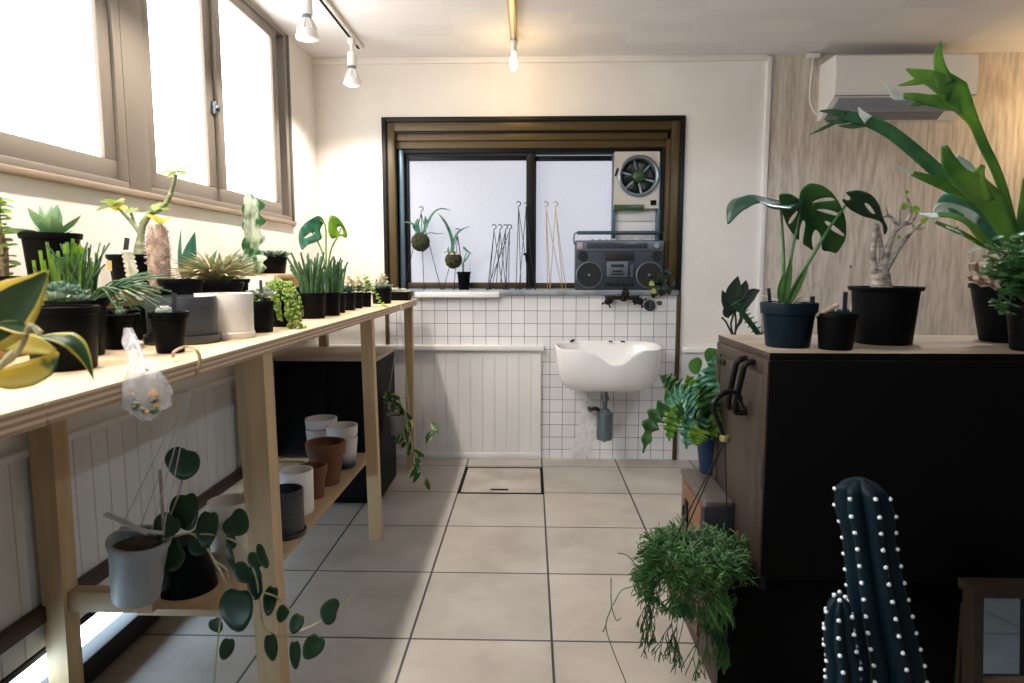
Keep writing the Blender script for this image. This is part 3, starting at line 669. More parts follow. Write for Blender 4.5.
# ================================================================== SINK
def make_sink():
    cx_, hw, hd = .435, .300, .21
    r = thing('wall_sink', 'white porcelain wall sink with a dipped neck rest at its front', 'sink', (cx_, YB-.2, .47))
    n = 96; rows = []
    def rim(c, s):       # height of the edge at direction (c, s); s=-1 is the front
        z = .728
        if s < 0:
            x = c*hw; q = min(1, (-s)*1.25); q = q*q*(3-2*q)
            z -= (.080*math.exp(-(abs(x-.02)/.088)**2.4) + .010)*q
        return z
    def ring_(kx, ky, zf, oy=0, p=3.0, keep=True):
        o = []
        for k in range(n):
            a = 2*PI*k/n; c, s = math.cos(a), math.sin(a)
            c2 = math.copysign(abs(c)**(2/p), c); s2 = math.copysign(abs(s)**(2/p), s)
            x = cx_ + c2*hw*kx; y = YB - hd + s2*hd*ky + oy
            o.append(V((x, min(y, YB-.002), zf(c2, s2))))
        return o
    zb = .475
    mixz = lambda t: (lambda c, s: zb + (rim(c, s)-zb)*t)
    rows.append(ring_(.30,.30, lambda c,s: zb, .06)); rows.append(ring_(.62,.62, lambda c,s: zb, .05))
    rows.append(ring_(.74,.76, mixz(.02), .035)); rows.append(ring_(.84,.85, mixz(.10), .022)); rows.append(ring_(.91,.92, mixz(.26), .012))
    rows.append(ring_(.96,.965, mixz(.48), .005)); rows.append(ring_(.985,.99, mixz(.72))); rows.append(ring_(1,1, mixz(.92))); rows.append(ring_(.995,.995, mixz(.99)))
    rows.append(ring_(.975,.97, mixz(1.0))); rows.append(ring_(.945,.93, mixz(.985))); rows.append(ring_(.92,.89, mixz(.90)))
    rows.append(ring_(.86,.80, mixz(.5))); rows.append(ring_(.70,.62, mixz(.2))); rows.append(ring_(.3,.3, lambda c,s: zb+.025))
    m = MB(); vs = [p for q in rows for p in q]
    fs = [(i*n+k, i*n+(k+1) % n, (i+1)*n+(k+1) % n, (i+1)*n+k) for i in range(len(rows)-1) for k in range(n)]
    fs.append(list(range(n))[::-1]); fs.append(list(range((len(rows)-1)*n, len(rows)*n)))
    m.add(vs, fs); m.build('basin', M['sink'], r, ang=60)
    m = MB(); m.lathe([(0,0),(.018,0),(.02,.004),(.0,.005)], 20, (cx_, YB-.21, zb+.0255)); m.build('drain', M['chrome'], r)
    m = MB(); m.tube([(cx_-.20,YB-.03,.722),(cx_-.185,YB-.05,.734)], .007, 8); m.ball((cx_-.183,YB-.053,.735),.009,1); m.build('plug_knob', M['iron'], r)
    for a_, b_ in ((.03,.05),(.10,.125)): MB().box(cx_+a_,cx_+b_,YB-.03,YB-.02,.722,.730,.002).build('overflow', M['iron'], r)
    t_ = MB(); tx, ty = .427, YB-.20
    t_.tube([(tx,ty,.475),(tx,ty,.40)], .017, 14); t_.lathe([(.0,.43),(.024,.43),(.024,.405),(0,.405)], 18, (tx,ty,0))
    t_.build('waste_pipe', M['chrome'], r)
    t_ = MB(); t_.lathe([(0,.352),(.026,.352),(.036,.338),(.044,.332),(.046,.322),(.046,.190),(.043,.175),(.032,.172),(.010,.170),(.010,.160),(0,.158)], 24, (tx,ty,0))
    t_.lathe([(.047,.33),(.049,.325),(.047,.318)], 24, (tx,ty,0)); t_.tube([(tx,ty,.40),(tx,ty,.35)], .014, 12)
    t_.build('bottle_trap', plain('grey_zinc', (.14,.18,.20,1), .42, .6), r)
    t_ = MB(); t_.tube(catmull([(tx-.02,ty,.33),(tx-.045,ty+.01,.352),(tx-.068,ty+.05,.34),(tx-.072,ty+.12,.32),(tx-.072,YB-.002,.315)], 6), .012, 10); t_.build('outlet_pipe', M['iron'], r)
    return r
make_sink()
# ---- wall tap
tx, tz = .545, .985
r = thing('wall_tap', 'black two handled wall tap above the white sink', 'tap', (tx, YB-.05, .95))
m = MB(); m.tube([(tx-.075,YB-.045,tz),(tx+.075,YB-.045,tz)], .012, 12); m.lathe([(0,-.02),(.017,-.02),(.017,.02),(0,.02)], 14, (tx,YB-.045,tz))
for s in (-1,1):
    m.tube(catmull([(tx+s*.06,YB-.045,tz),(tx+s*.075,YB-.03,tz-.01),(tx+s*.08,YB,tz-.015)], 4), .011, 10)
    m.lathe([(0,0),(.022,0),(.024,.006),(.012,.010)], 18, (tx+s*.08,YB,tz-.015), Matrix.Rotation(PI/2, 3, 'X'))
m.build('body', M['iron'], r)
m = MB(); m.tube(catmull([(tx,YB-.045,tz),(tx,YB-.06,tz+.035),(tx,YB-.10,tz+.05),(tx,YB-.16,tz+.045),(tx,YB-.19,tz+.035)], 6), [.012,.012,.011,.010,.010], 12); m.lathe([(0,-.012),(.013,-.012),(.013,.012),(0,.012)], 14, (tx,YB-.185,tz+.03)); m.build('spout', M['iron'], r)
for s in (-1,1):
    m = MB(); c = V((tx+s*.095, YB-.06, tz-.02)); m.ball(c, .021, 2); m.tube([V((tx+s*.07,YB-.047,tz)), c], .009, 8)
    for a in range(4):
        q = a*PI/2+.4; m.tube([c, c+V((math.cos(q)*.034, -.006, math.sin(q)*.034))], .005, 6); m.ball(c+V((math.cos(q)*.034,-.006,math.sin(q)*.034)), .0075, 1)
    m.build('handle', M['iron'], r)
m = MB(); R90 = Matrix.Rotation(PI/2, 3, 'X')
m.lathe([(.0,0),(.034,0),(.034,.014),(.028,.022),(.014,.022),(.012,.018),(0,.018)], 24, (.705,YB,.94), R90)
r = thing('wall_valve', 'round dull metal stop valve on the tiles beside the tap', 'valve', (.705,YB-.01,.9))
m.build('escutcheon', plain('dark_zinc', (.07,.085,.09,1), .4, .7), r)
m = MB(); m.box(.701,.709,YB-.036,YB-.016,.918,.962,.002); m.build('key', M['chrome'], r)

# ================================================================== FAN
r = thing('ventilation_fan', 'square beige ventilation fan with a green hub in the window corner', 'fan', (.63, YB+.09, 1.53))
fx0, fx1, fz0, fz1, fy = .492, .756, 1.512, 1.842, YB+.06
c = V((.634, fy, 1.700)); Ro = .106
m = MB(); n = 40
sq = []
def sqpt(a):
    dx, dz = math.cos(a), math.sin(a); tx_ = ((fx1 if dx > 0 else fx0)-c.x)/dx if abs(dx) > 1e-6 else 9; tz_ = ((fz1 if dz > 0 else fz0)-c.z)/dz if abs(dz) > 1e-6 else 9
    t_ = min(tx_, tz_); return V((c.x+dx*t_, fy, c.z+dz*t_))
angs = sorted([2*PI*k/n for k in range(n)] + [math.atan2(z-c.z, x-c.x) % (2*PI) for x in (fx0,fx1) for z in (fz0,fz1)])
n = len(angs); inn = [c+V((math.cos(a)*Ro,0,math.sin(a)*Ro)) for a in angs]; out = [sqpt(a) for a in angs]
dp = V((0,.05,0))
m.add(inn+out+[p+dp for p in out]+[p+dp for p in inn], [(k,(k+1) % n,n+(k+1) % n,n+k) for k in range(n)] + [(n+k,n+(k+1) % n,2*n+(k+1) % n,2*n+k) for k in range(n)] + [(2*n+k,2*n+(k+1) % n,3*n+(k+1) % n,3*n+k) for k in range(n)])
m.build('housing', M['beige_plastic'], r)
RX = Matrix.Rotation(PI/2, 3, 'X')
m = MB(); m.lathe([(.122,.0),(.122,.012),(.113,.018),(.102,.012),(.098,-.045)], 40, c, RX, cap=False); m.build('ring', plain('blue_grey_ring', (.20,.26,.30,1), .3, .5), r)
m = MB(); m.lathe([(0,-.047),(.104,-.047)], 40, c, RX); m.build('duct', M['mat_black'], r)
b_ = MB()
for k in range(6):
    a0 = k*PI/3+.25
    P = []
    for i in range(5):
        rr = .03+.062*i/4
        for j in range(4):
            a = a0 + (j/3-.5)*(.78); P.append(c+V((math.cos(a)*rr, .026+(j/3-.5)*.02, math.sin(a)*rr)))
    b_.add(P, [(i*4+j,i*4+j+1,(i+1)*4+j+1,(i+1)*4+j) for i in range(4) for j in range(3)])
b_.build('blade', plain('smoky_fan_blade', (.025,.03,.03,1), .3), r, solid=.002)
m = MB()
for k in range(6):
    a = k*PI/3-.28; m.bar(c+V((math.cos(a)*.03,.036,math.sin(a)*.03)), c+V((math.cos(a)*.102,.036,math.sin(a)*.102)), .006, .012)
m.build('spoke', plain('pale_spoke', (.45,.5,.55,1), .4), r)
m = MB(); m.lathe([(0,.024),(.018,.023),(.033,.016),(.038,.004),(.038,-.03)], 28, c, RX); m.build('hub', M['green_plastic'], r)
m = MB(); m.box(fx0-.002, fx0+.178, fy-.008, fy+.004, fz0-.012, fz0+.022, .003); m.build('badge_strip', M['green_plastic'], r)
m = MB(); m.box(fx1-.048, fx1-.015, fy-.006, fy+.004, fz0+.018, fz0+.048, .002); m.build('switch_box', M['mat_black'], r)
m = MB(); m.tube([(fx0+.004,fy-.006,1.70),(fx0+.018,fy-.012,1.745)], .005, 6); m.build('latch', M['mat_black'], r)
m = MB(); m.tube([(fx1-.045,fy,fz0+.01),(fx1-.043,fy,1.42),(fx1-.034,fy,1.30)], .0015, 5); m.build('pull_cord', M['cord'], r)

# ================================================================== BOOMBOX
bx0, bx1, by, bz0, bz1 = .262, .782, YB-.005, 1.03, 1.322
r = thing('boombox', 'large silver grey radio cassette player standing on the window sill', 'boombox', ((bx0+bx1)/2, by+.04, 1.03))
g = plain('gunmetal_grey', (.040,.050,.066,1), .45, .2); gl = plain('silver_grey', (.13,.155,.19,1), .4, .3); dk = plain('speaker_black', (.008,.009,.012,1), .6)
MB().box(bx0, bx1, by, by+.085, bz0, bz1, .006).build('body', g, r)
MB().box(bx0+.004, bx1-.004, by-.010, by, bz1-.062, bz1-.004, .004).build('tuner_panel', gl, r)
m = MB(); m.box(bx0+.065, bx1-.10, by-.013, by-.008, bz1-.048, bz1-.014, .002); m.build('tuner_scale', plain('dark_scale', (.035,.04,.055,1), .25), r)
m = MB()
for k in range(26): m.box(bx0+.075+k*.0135, bx0+.0765+k*.0135, by-.0142, by-.012, bz1-.044, bz1-.020)
m.build('scale_marks', gl, r)
m = MB()
for k in range(9): m.box(bx0+.09+k*.042, bx0+.115+k*.042, by+.01, by+.03, bz1-.002, bz1+.010, .002)
m.build('keys', M['steel'], r)
m = MB(); m.lathe([(0,.022),(.016,.022),(.018,.0)], 20, (bx1-.048,by-.008,bz1-.032), RX); m.build('tuning_knob', M['steel'], r)
m = MB(); m.box(bx0+.010, bx0+.042, by-.016, by-.008, bz1-.052, bz1-.012, .003); m.build('mode_switch', plain('pinkish_switch', (.42,.36,.34,1), .4), r)
for cx2 in (bx0+.083, bx1-.083):
    m = MB(); m.lathe([(.078,.0),(.080,.006),(.074,.009),(.072,.004)], 36, (cx2,by-.001,bz0+.088), RX, cap=False); sp_ = m.build('speaker', gl, r)
    m = MB(); m.lathe([(.073,.003),(.03,.001),(.024,-.0),(.012,.005),(0,.007)], 36, (cx2,by-.001,bz0+.088), RX); m.build('cone', dk, sp_)
    m = MB(); m.lathe([(.008,.006),(.006,.010),(0,.011)], 14, (cx2,by-.001,bz0+.088), RX); m.build('dust_cap', M['steel'], sp_)
for cx2 in (bx0+.042, bx1-.042):
    m = MB(); m.lathe([(.028,0),(.030,.005),(.024,.007),(.020,.002),(.006,.002),(.004,.006),(0,.006)], 26, (cx2,by-.001,bz1-.092), RX); m.build('tweeter', dk, r)
m = MB(); m.box(.437, .607, by-.006, by, bz1-.118, bz1-.074, .002); m.build('display_window', dk, r)
dr = MB().box(.447, .572, by-.014, by, bz0+.078, bz0+.168, .003).build('cassette_door', gl, r)
m = MB(); m.box(.470, .548, by-.0155, by-.012, bz0+.135, bz0+.152, .001); m.box(.470, .548, by-.0155, by-.012, bz0+.088, bz0+.098, .001); m.box(.478,.540,by-.0152,by-.012,bz0+.104,bz0+.117,.001); m.build('window', dk, dr)
m = MB()
for k in range(5): m.box(.585, .603, by-.010, by, bz0+.078+k*.0145, bz0+.089+k*.0145, .002)
m.build('buttons', gl, r)
m = MB()
for k in range(6): m.box(.442+k*.027, .465+k*.027, by-.012, by, bz0+.030, bz0+.052, .002)
m.box(.437, .607, by-.004, by, bz0+.024, bz0+.064, .001)
m.build('tape_keys', dk, r)
m = MB(); m.tube(catmull([(bx0+.004,by+.04,bz1-.03),(bx0-.006,by+.04,bz1-.01),(bx0-.006,by+.04,bz1+.032),(bx0+.006,by+.04,bz1+.045),(bx0+.05,by+.04,bz1+.046),(bx1-.05,by+.04,bz1+.046),(bx1-.006,by+.04,bz1+.045),(bx1+.006,by+.04,bz1+.032),(bx1+.006,by+.04,bz1-.01),(bx1-.004,by+.04,bz1-.03)], 3), .004, 8)
m.box(bx0+.01, bx1-.02, by+.03, by+.05, bz1+.035, bz1+.057, .006); m.build('handle', plain('blue_grey_handle', (.045,.075,.11,1), .4, .3), r)
for cx2 in (bx0+.05, bx1-.05): MB().box(cx2-.02, cx2+.02, by+.01, by+.07, bz0-.0005, bz0+.004, .001).build('foot', dk, r)
# ================================================================== PLANT TOOLS
AG, SP, LI, OV = [.5,.8,1,.88,.5,.03], [.35,.6,.9,1,.72,.06], [.7,1,1,.9,.6,.05], [.12,.75,1,.9,.55,.03]
def sz(px, c): return px*((V(c)-V((0,0,EYE))).dot(_W))/F_PX
def on(px, py, z, r):
    """centre of a round foot of radius r that stands on height z with its near rim at this place"""
    q = ptz(px, py, z); k = (q.y+r)/q.y; return V((q.x*k, q.y+r, z))
def pot(root, c, rt, rb, h, mat, lip=.006, soil='soil', fill=.9, n=28, lh=.014, M3=None):
    c = V(c); m = MB(); th = min(.005, rt*.08)
    pr = [(0,0),(rb*.95,0),(rb,.003)]
    k = (rt-rb)/h
    if lip: pr += [(rb+k*(h-lh), h-lh), (rt+lip*.6, h-lh+.001), (rt+lip, h-.003), (rt+lip-.001, h)]
    else: pr += [(rb+k*h*.5, h*.5), (rt, h-.002), (rt-.001, h)]
    pr += [(rt-th, h), (rt-th, h-.004), (rb+k*h*fill-th, h*fill-.008), (0, h*fill-.008)]
    m.lathe(pr, n, c, M3); p = m.build('pot', M[mat], root, ang=40)
    if soil:
        s = MB(); r = rb+k*h*fill-th*.9
        s.lathe([(0,h*fill+.004),(r*.5,h*fill+.003),(r*.85,h*fill),(r,h*fill-.003),(r*.98,h*fill-.008)], n, c, M3); s.build('soil', M[soil], root)
    return p
def planter(name, label, cat, c, rt, rb, h, mat='black_soft', group=None, **kw):
    r = thing(name, label, cat, c, group); pot(r, c, rt, rb, h, mat, **kw)
    return r, V(c)+V((0,0,h*kw.get('fill', .9)))
def dirv(az, el): return V((math.cos(az)*math.cos(el), math.sin(az)*math.cos(el), math.sin(el)))
def rosette(mb, c, n, L, W, T, e0=80, e1=12, shape=AG, curl=.0, inner=.45, az0=0, r0=.0, jit=.0, fold=.25, R=rnd, seg=6, nx=2):
    c = V(c)
    for i in range(n):
        f = i/max(1, n-1); az = az0+i*2.39996+R.uniform(-jit, jit); el = math.radians(e0+(e1-e0)*f+R.uniform(-6,6)*min(1,jit*6))
        l = L*(inner+(1-inner)*f)*R.uniform(1-jit*.6, 1+jit*.6)
        P = []; p = c+V((math.cos(az)*r0, math.sin(az)*r0, 0)); e = el
        for k in range(seg):
            P.append(p.copy()); p = p+dirv(az, e)*l/(seg-1); e += curl/(seg-1)
        w = W*(inner+(1-inner)*f)
        mb.blade(P, [x*w for x in interp(shape, seg)], V((-math.cos(az)*math.sin(el), -math.sin(az)*math.sin(el), math.cos(el)+.02)), fold, nx, T)
def disc_leaf(mb, c, rx, ry, rot=0.0, nrm=(0,-1,.3), heart=.25, cup=.12, tip=.25):
    """round or heart shaped leaf; rot turns the tip from straight down"""
    c = V(c); nrm = V(nrm).normalized(); u = nrm.cross(V((0,0,1))).normalized(); v = u.cross(nrm)
    a = rot; U = u*math.cos(a)+v*math.sin(a); Wd = v*math.cos(a)-u*math.sin(a)
    n = 22; vs = [c-nrm*0]; rings = (.35,.7,1)
    def rad(t):           # t=0 at the tip (down)
        x, y = math.sin(t), -math.cos(t)
        k = 1+tip*max(0,math.cos(t))**6 - heart*max(0,-math.cos(t))**8
        return x*k, y*k
    for rr in rings:
        for k in range(n):
            x, y = rad(2*PI*k/n); x *= rr; y *= rr
            vs.append(c + U*x*rx + Wd*y*ry + nrm*cup*(x*x)*rx - nrm*cup*.6*max(0,-y)**2*ry)
    fs = [(0,1+k,1+(k+1) % n) for k in range(n)] + [(1+i*n+k,1+(i+1)*n+k,1+(i+1)*n+(k+1) % n,1+i*n+(k+1) % n) for i in range(2) for k in range(n)]
    mb.add(vs, fs)
def inside(p, poly):
    r = False; j = len(poly)-1
    for i in range(len(poly)):
        a, b = poly[i], poly[j]
        if (a[1] > p[1]) != (b[1] > p[1]) and p[0] < (b[0]-a[0])*(p[1]-a[1])/(b[1]-a[1])+a[0]: r = not r
        j = i
    return r
def smooth_poly(P, n=4):
    Q = [V((p[0], p[1], 0)) for p in P]; o = []
    for i in range(len(Q)):
        a, b, c, d = Q[i-1], Q[i], Q[(i+1) % len(Q)], Q[(i+2) % len(Q)]
        for k in range(n):
            t = k/n; q = .5*((2*b)+(c-a)*t+(2*a-5*b+4*c-d)*t*t+(3*b-a-3*c+d)*t**3); o.append((q.x, q.y))
    return o
def outline_leaf(mb, outline, holes, f, step=4.0, sm=3):
    out = smooth_poly(outline, sm); hs = [smooth_poly(h, sm) for h in holes]
    vs, es = [], []
    for L in [out]+hs:
        o = len(vs); vs += [Vector(p) for p in L]; es += [(o+i, o+(i+1) % len(L)) for i in range(len(L))]
    xs = [p[0] for p in out]; ys = [p[1] for p in out]
    x = min(xs)
    while x < max(xs):
        y = min(ys)
        while y < max(ys):
            p = (x+.37, y+.21)
            if inside(p, out) and not any(inside(p, h) for h in hs): vs.append(Vector(p))
            y += step
        x += step
    r = geometry.delaunay_2d_cdt(vs, es, [], 0, 1e-4)
    V2, F2 = r[0], r[2]; fs = []
    for t in F2:
        cx_ = sum(V2[i].x for i in t)/3; cy_ = sum(V2[i].y for i in t)/3
        if inside((cx_,cy_), out) and not any(inside((cx_,cy_), h) for h in hs): fs.append(list(t))
    mb.add([f(p.x, p.y) for p in V2], fs)
def marker(root, c, h=.05, w=.008, lean=(0,0)):
    c = V(c); MB().bar(c-V((0,0,.01)), c+V((lean[0],lean[1],h)), w, .0015, (0,1,0)).build('plant_label', M['label_black'], root)
def pxpath(L, Y, n=5):
    """list of (x, y[, dY]) picked points on the plane Y"""
    return catmull([pt(p[0], p[1], Y+(p[2] if len(p) > 2 else 0)) for p in L], n)
def leaf_sprig(mb, P, n, L, W, R=rnd, el=.5, shape=OV, fold=.2, t0=.15, thick=0):
    for i in range(n):
        f = t0+(1-t0)*i/max(1,n-1); k = min(int(f*(len(P)-1)), len(P)-2); p = P[k].lerp(P[k+1], f*(len(P)-1)-k)
        az = i*2.4+R.uniform(-.4,.4); d = dirv(az, el+R.uniform(-.3,.3)); l = L*R.uniform(.7,1.1)
        Q = [p+d*l*t+V((0,0,-.25*l*t*t)) for t in (0,.3,.6,.85,1)]
        mb.blade(Q, [x*W for x in interp(shape,5)], (0,-.55,1), fold, 2, thick)

# ================================================================== PLANTS ON THE TABLE
# foreground variegated plant
c = V((-.79,.66,ZT)); r, s = planter('variegated_rubber_plant', 'plant with big green and yellow leaves at the near end of the table', 'potted plant', c, .07,.055,.11)
MB().tube(catmull([s, s+V((.03,.04,.03)), pt(-25,372,.74), pt(14,352,.75)], 6), [.006,.004,.0035], 8).build('stem', M['leaf_straw'], r)
def var_leaf(L, W, up, Y, green=(1,2), fold=.15, nx=6, wave=0.0):
    m = MB(); P = pxpath(L, Y, 5); m.blade(P, W, up, fold, nx, 0, wave, 2)
    n = len(P)
    for i in range(n-1):
        for k in range(nx):
            edge = k < 1 or k >= nx-1
            m.mi[i*nx+k] = 1 if edge or i > n-3 else 0
    return m.build('leaf', [M['leaf_var'], M['leaf_yel']], r, solid=.0006)
var_leaf([(-30,345),(-5,325),(18,303),(36,285),(49,270)], [.010,.030,.036,.026,.012,.001], (.55,-.8,.35), .78, fold=.25)
var_leaf([(40,337),(58,338),(74,343),(86,358),(94,380)], [.002,.007,.011,.010,.006,.0005], (-.2,-.6,.75), .80, fold=.2)
var_leaf([(42,333),(25,330),(5,325),(-20,330)], [.003,.012,.014,.010,.002], (0,-.35,.9), .77)
o = var_leaf([(55,352),(35,346),(15,342),(-15,340)], [.004,.013,.016,.010], (.1,-.8,.5), .79); o.data.materials[0] = M['leaf_yel']
m = MB(); m.blade(pxpath([(58,352),(48,366),(25,376),(0,378),(-20,372)], .78, 5), [.004,.013,.018,.016,.010,.002], (0,-.9,.4), .2, 6, 0, .08, 2); m.build('leaf', [leafy('yellow_leaf_green_patch', (.025,.085,.03,1), (.52,.46,.07,1), 13, .4, .4, .34, .40)], r, solid=.0006)
m = MB(); m.tube(pxpath([(-20,375),(8,362),(22,345),(30,325),(40,335)], .765, 4), .003, 6); m.build('leaf_stalk', M['leaf_straw'], r)

# leafy euphorbia at the far left edge
c = V((-1.20,1.475,1.10)); r, s = planter('leafy_euphorbia', 'upright stem with small yellow green leaves cut by the left frame edge', 'potted plant', c, .028,.024,.042, fill=.8)
m = MB(); P = catmull([s, s+V((.004,0,.07)), s+V((-.004,0,.13)), s+V((.006,0,.185))], 6); m.tube(P, [.011,.010,.008,.005], 8); m.build('stem', M['bark_br'], r)
m = MB(); R_ = random.Random(3)
leaf_sprig(m, P, 52, .034, .0085, R_, .25, SP, .1, .05, .002); m.build('foliage', M['leaf_br'], r)

# big agave
c = V((-1.115,1.52,1.10))
r, s = planter('potted_agave', 'pale green agave in a tall black pot on the riser', 'potted plant', c, .058,.047,.140, 'black', lip=.006)
m = MB(); R_ = random.Random(5)
rosette(m, s+V((0,0,.006)), 10, .092, .026, .006, 80, 8, AG, .25, .75, 1.2, .004, .1, .3, R_); m.build('rosette', M['leaf_agave'], r)

# echeveria in the black pot, front left
c = on(66,373,ZT,.05); r, s = planter('potted_echeveria', 'cluster of small blue grey rosettes filling a black pot near the front left', 'potted plant', c, .057,.050,.112, 'black', lip=.003, fill=.96)
m = MB(); R_ = random.Random(8)
for i in range(15):
    a, q = i*2.4, .046*math.sqrt(i/15); rosette(m, s+V((math.cos(a)*q, math.sin(a)*q, .008+.030*(1-(q/.05)**2))), 13, .022, .0065, .003, 70, 8, SP, .4, .4, a, 0, .1, .2, R_, 5)
m.build('rosettes', M['leaf_eche'], r)

# pencil rhipsalis behind it
c = V((-.93,1.33,ZT)); r, s = planter('pencil_cactus', 'spreading thin green stems in a black pot behind the rosette pot', 'potted plant', c, .052,.042,.115, 'black_soft')
m = MB(); R_ = random.Random(11)
for i in range(46):
    az = R_.uniform(0,2*PI); sp_ = R_.uniform(.15,1.0); h = R_.uniform(.07,.13); b0 = s+V((R_.uniform(-.03,.03),R_.uniform(-.03,.03),0))
    P = catmull([b0, b0+V((math.cos(az)*.02*sp_, math.sin(az)*.02*sp_, h*.55)), b0+V((math.cos(az)*.055*sp_, math.sin(az)*.055*sp_, h))], 3); m.tube(P, [.0022,.0022,.0016], 5)
for i in range(34):          # the long arching ones towards the right
    az = R_.uniform(-.5,.5); L_ = R_.uniform(.07,.15); b0 = s+V((.03,R_.uniform(-.02,.03),0)); z1 = R_.uniform(-.015,.075)
    P = catmull([b0, b0+V((L_*.35, math.sin(az)*.03, .035)), b0+V((L_*.7, math.sin(az)*.06, .02+z1*.6)), b0+V((L_, math.sin(az)*.09, z1))], 3); m.tube(P, [.0024,.002,.0016], 5)
m.build('stems', M['leaf_pencil'], r)
m = MB()
for i in range(30):
    az = R_.uniform(0,2*PI); q = R_.uniform(.01,.05); b0 = s+V((math.cos(az)*q-.02, math.sin(az)*q, .0)); m.tube([b0, b0+V((math.cos(az)*.01, 0, R_.uniform(.085,.135)))], [.0024,.0032], 5)
m.build('young_stems', M['leaf_br'], r)

# two dark pots behind the bag
c = on(123,350,ZT,.03); c.x -= .006
r, s = planter('black_plant_pot', 'small black pot with a pale dry plant just above the plastic bag', 'potted plant', c, .040,.031,.078, 'black')
m = MB(); R_ = random.Random(2); rosette(m, s+V((.005,0,.006)), 14, .020, .004, .002, 75, 20, LI, .2, .6, 0, 0, .2, .2, R_, 4); m.build('foliage', M['leaf_grey'], r)
c = V((-.955,1.50,ZT)); r, s = planter('black_plant_pot', 'dark pot in the shade before the riser with a green offshoot', 'potted plant', c, .040,.034,.085, 'black')
m = MB(); leaf_sprig(m, [s, s+V((0,0,.02)), s+V((.01,0,.035))], 8, .03, .004, random.Random(4), .5, LI); m.build('foliage', M['leaf_pencil'], r)

# branching pachypodium on the riser
c = V((-1.135,1.88,1.10)); r, s = planter('branching_pachypodium', 'grey green branching caudex tree in a black pot with a yellow sticker', 'potted plant', c, .072,.060,.098, 'black', lip=.004)
Yp = 1.85
m = MB()
m.tube(pxpath([(140,262),(140,248),(141,236),(143,224)], Yp, 4), [.021,.015,.010,.009], 12)
m.tube(pxpath([(142,226),(150,214),(160,209,-.01),(168,200,-.02),(173,186,-.02),(176,174,-.02)], Yp, 5), [.010,.0085,.0075,.0065,.0055,.005], 10)
m.tube(pxpath([(141,234),(135,226),(126,216,.01),(117,206,.02)], Yp, 5), [.008,.006,.005,.0045], 10)
m.tube(pxpath([(136,228),(133,219),(131,213)], Yp, 4), [.005,.004,.004], 8)
m.build('trunk', M['bark_gr'], r)
m = MB(); m2 = MB(); R_ = random.Random(6)
for tip, n, L_ in (((176,172),8,.046),((113,205),12,.044),((131,211),4,.022),((160,207),6,.036),((152,212),4,.028)):
    q = pt(tip[0],tip[1],Yp-.01)
    for i in range(n):
        az = i*2.4; d = dirv(az, .35+R_.uniform(-.6,.4)); l = L_*R_.uniform(.7,1.1)
        (m2 if tip[0] == 113 and i % 3 == 0 else m).blade([q+d*l*t+V((0,0,-.25*l*t*t)) for t in (0,.3,.6,.85,1)], [x*.012 for x in interp(SP,5)], (0,-.6,1), .15, 2)
m.build('leaves', leafy('fresh_olive_leaf', (.14,.22,.05,1), (.28,.36,.10,1), 20, .5, .35), r); m2.build('yellow_leaves', M['leaf_yel'], r)
m = MB(); m.box(-.012,.012,-.001,.001,-.014,.014,.0005)
MB().hexa([V(p)+pt(111,265,1.775) for p in ((-.012,0,-.016),(.004,-.004,-.016),(.004,-.003,-.016),(-.012,.001,-.016),(-.012,0,.012),(.004,-.004,.012),(.004,-.003,.012),(-.012,.001,.012))]).build('sticker', plain('yellow_sticker', (.65,.45,.16,1), .6), r)
marker(r, s+V((.0,-.055,0)), .055, .014, (.012,0))

# ivory ribbed cactus
c = V((-.985,1.645,ZT)); r, s = planter('ivory_cactus', 'thin ivory toothed cactus stem standing before the branching tree', 'cactus', c, .036,.030,.085, 'black')
m = MB(); P0, P1 = pt(138,300,1.645), pt(127,250,1.645); n = 34; vs = []
for i in range(n):
    t = i/(n-1); p = P0.lerp(P1, t); q = 4
    for k in range(12):
        a = 2*PI*k/12; rr = (.0135 if k % 3 == 0 else .009)*(1-.25*t) + (.005*abs(math.sin(i*PI/3)) if k % 3 == 0 else 0)
        if i == n-1: rr *= .35
        vs.append(p+V((math.cos(a+.3)*rr, math.sin(a+.3)*rr, 0)))
m.add(vs, [(i*12+k,i*12+(k+1) % 12,(i+1)*12+(k+1) % 12,(i+1)*12+k) for i in range(n-1) for k in range(12)]+[list(range((n-1)*12,n*12))])
m.build('stem', M['cactus_w'], r)

# thick spiny pachypodium
c = V((-.965,1.80,ZT)); r, s = planter('spiny_pachypodium', 'fat brown spiny trunk with a few yellow green leaves on top', 'potted plant', c, .055,.045,.150, 'black', lip=.004, fill=.95)
b0, b1 = pt(160.5,290,1.80), pt(161,224,1.80); L_ = (b1-b0).length
m = MB(); m.lathe([(.022,0),(.027,L_*.12),(.028,L_*.3),(.029,L_*.55),(.028,L_*.75),(.024,L_*.9),(.015,L_*.985),(0,L_)], 22, b0); m.build('trunk', M['bark_br'], r)
m = MB(); R_ = random.Random(9)
for i in range(260):
    t = R_.uniform(.08,.97); az = R_.uniform(0,2*PI); rr = interp([.022,.026,.028,.029,.027,.014],21)[int(t*20)]
    p = b0+V((math.cos(az)*rr*.9, math.sin(az)*rr*.9, t*L_)); d = dirv(az, .2+R_.uniform(-.6,.6)); m.tube([p, p+d*.012], [.0012,.0003], 3, False)
m.build('spines', M['spine'], r)
m = MB()
for i in range(7):
    az = i*.9+.2; d = dirv(az, .85); l = .055*R_.uniform(.75,1.1); m.blade([b1+d*l*t+V((0,0,-.3*l*t*t-.002)) for t in (0,.3,.6,.85,1)], [x*.008 for x in interp(SP,5)], (0,-.7,1), .2, 2)
m.build('leaves', leafy('yellow_green_leaf', (.30,.33,.04,1), (.52,.50,.10,1), 20, .45, .4), r)

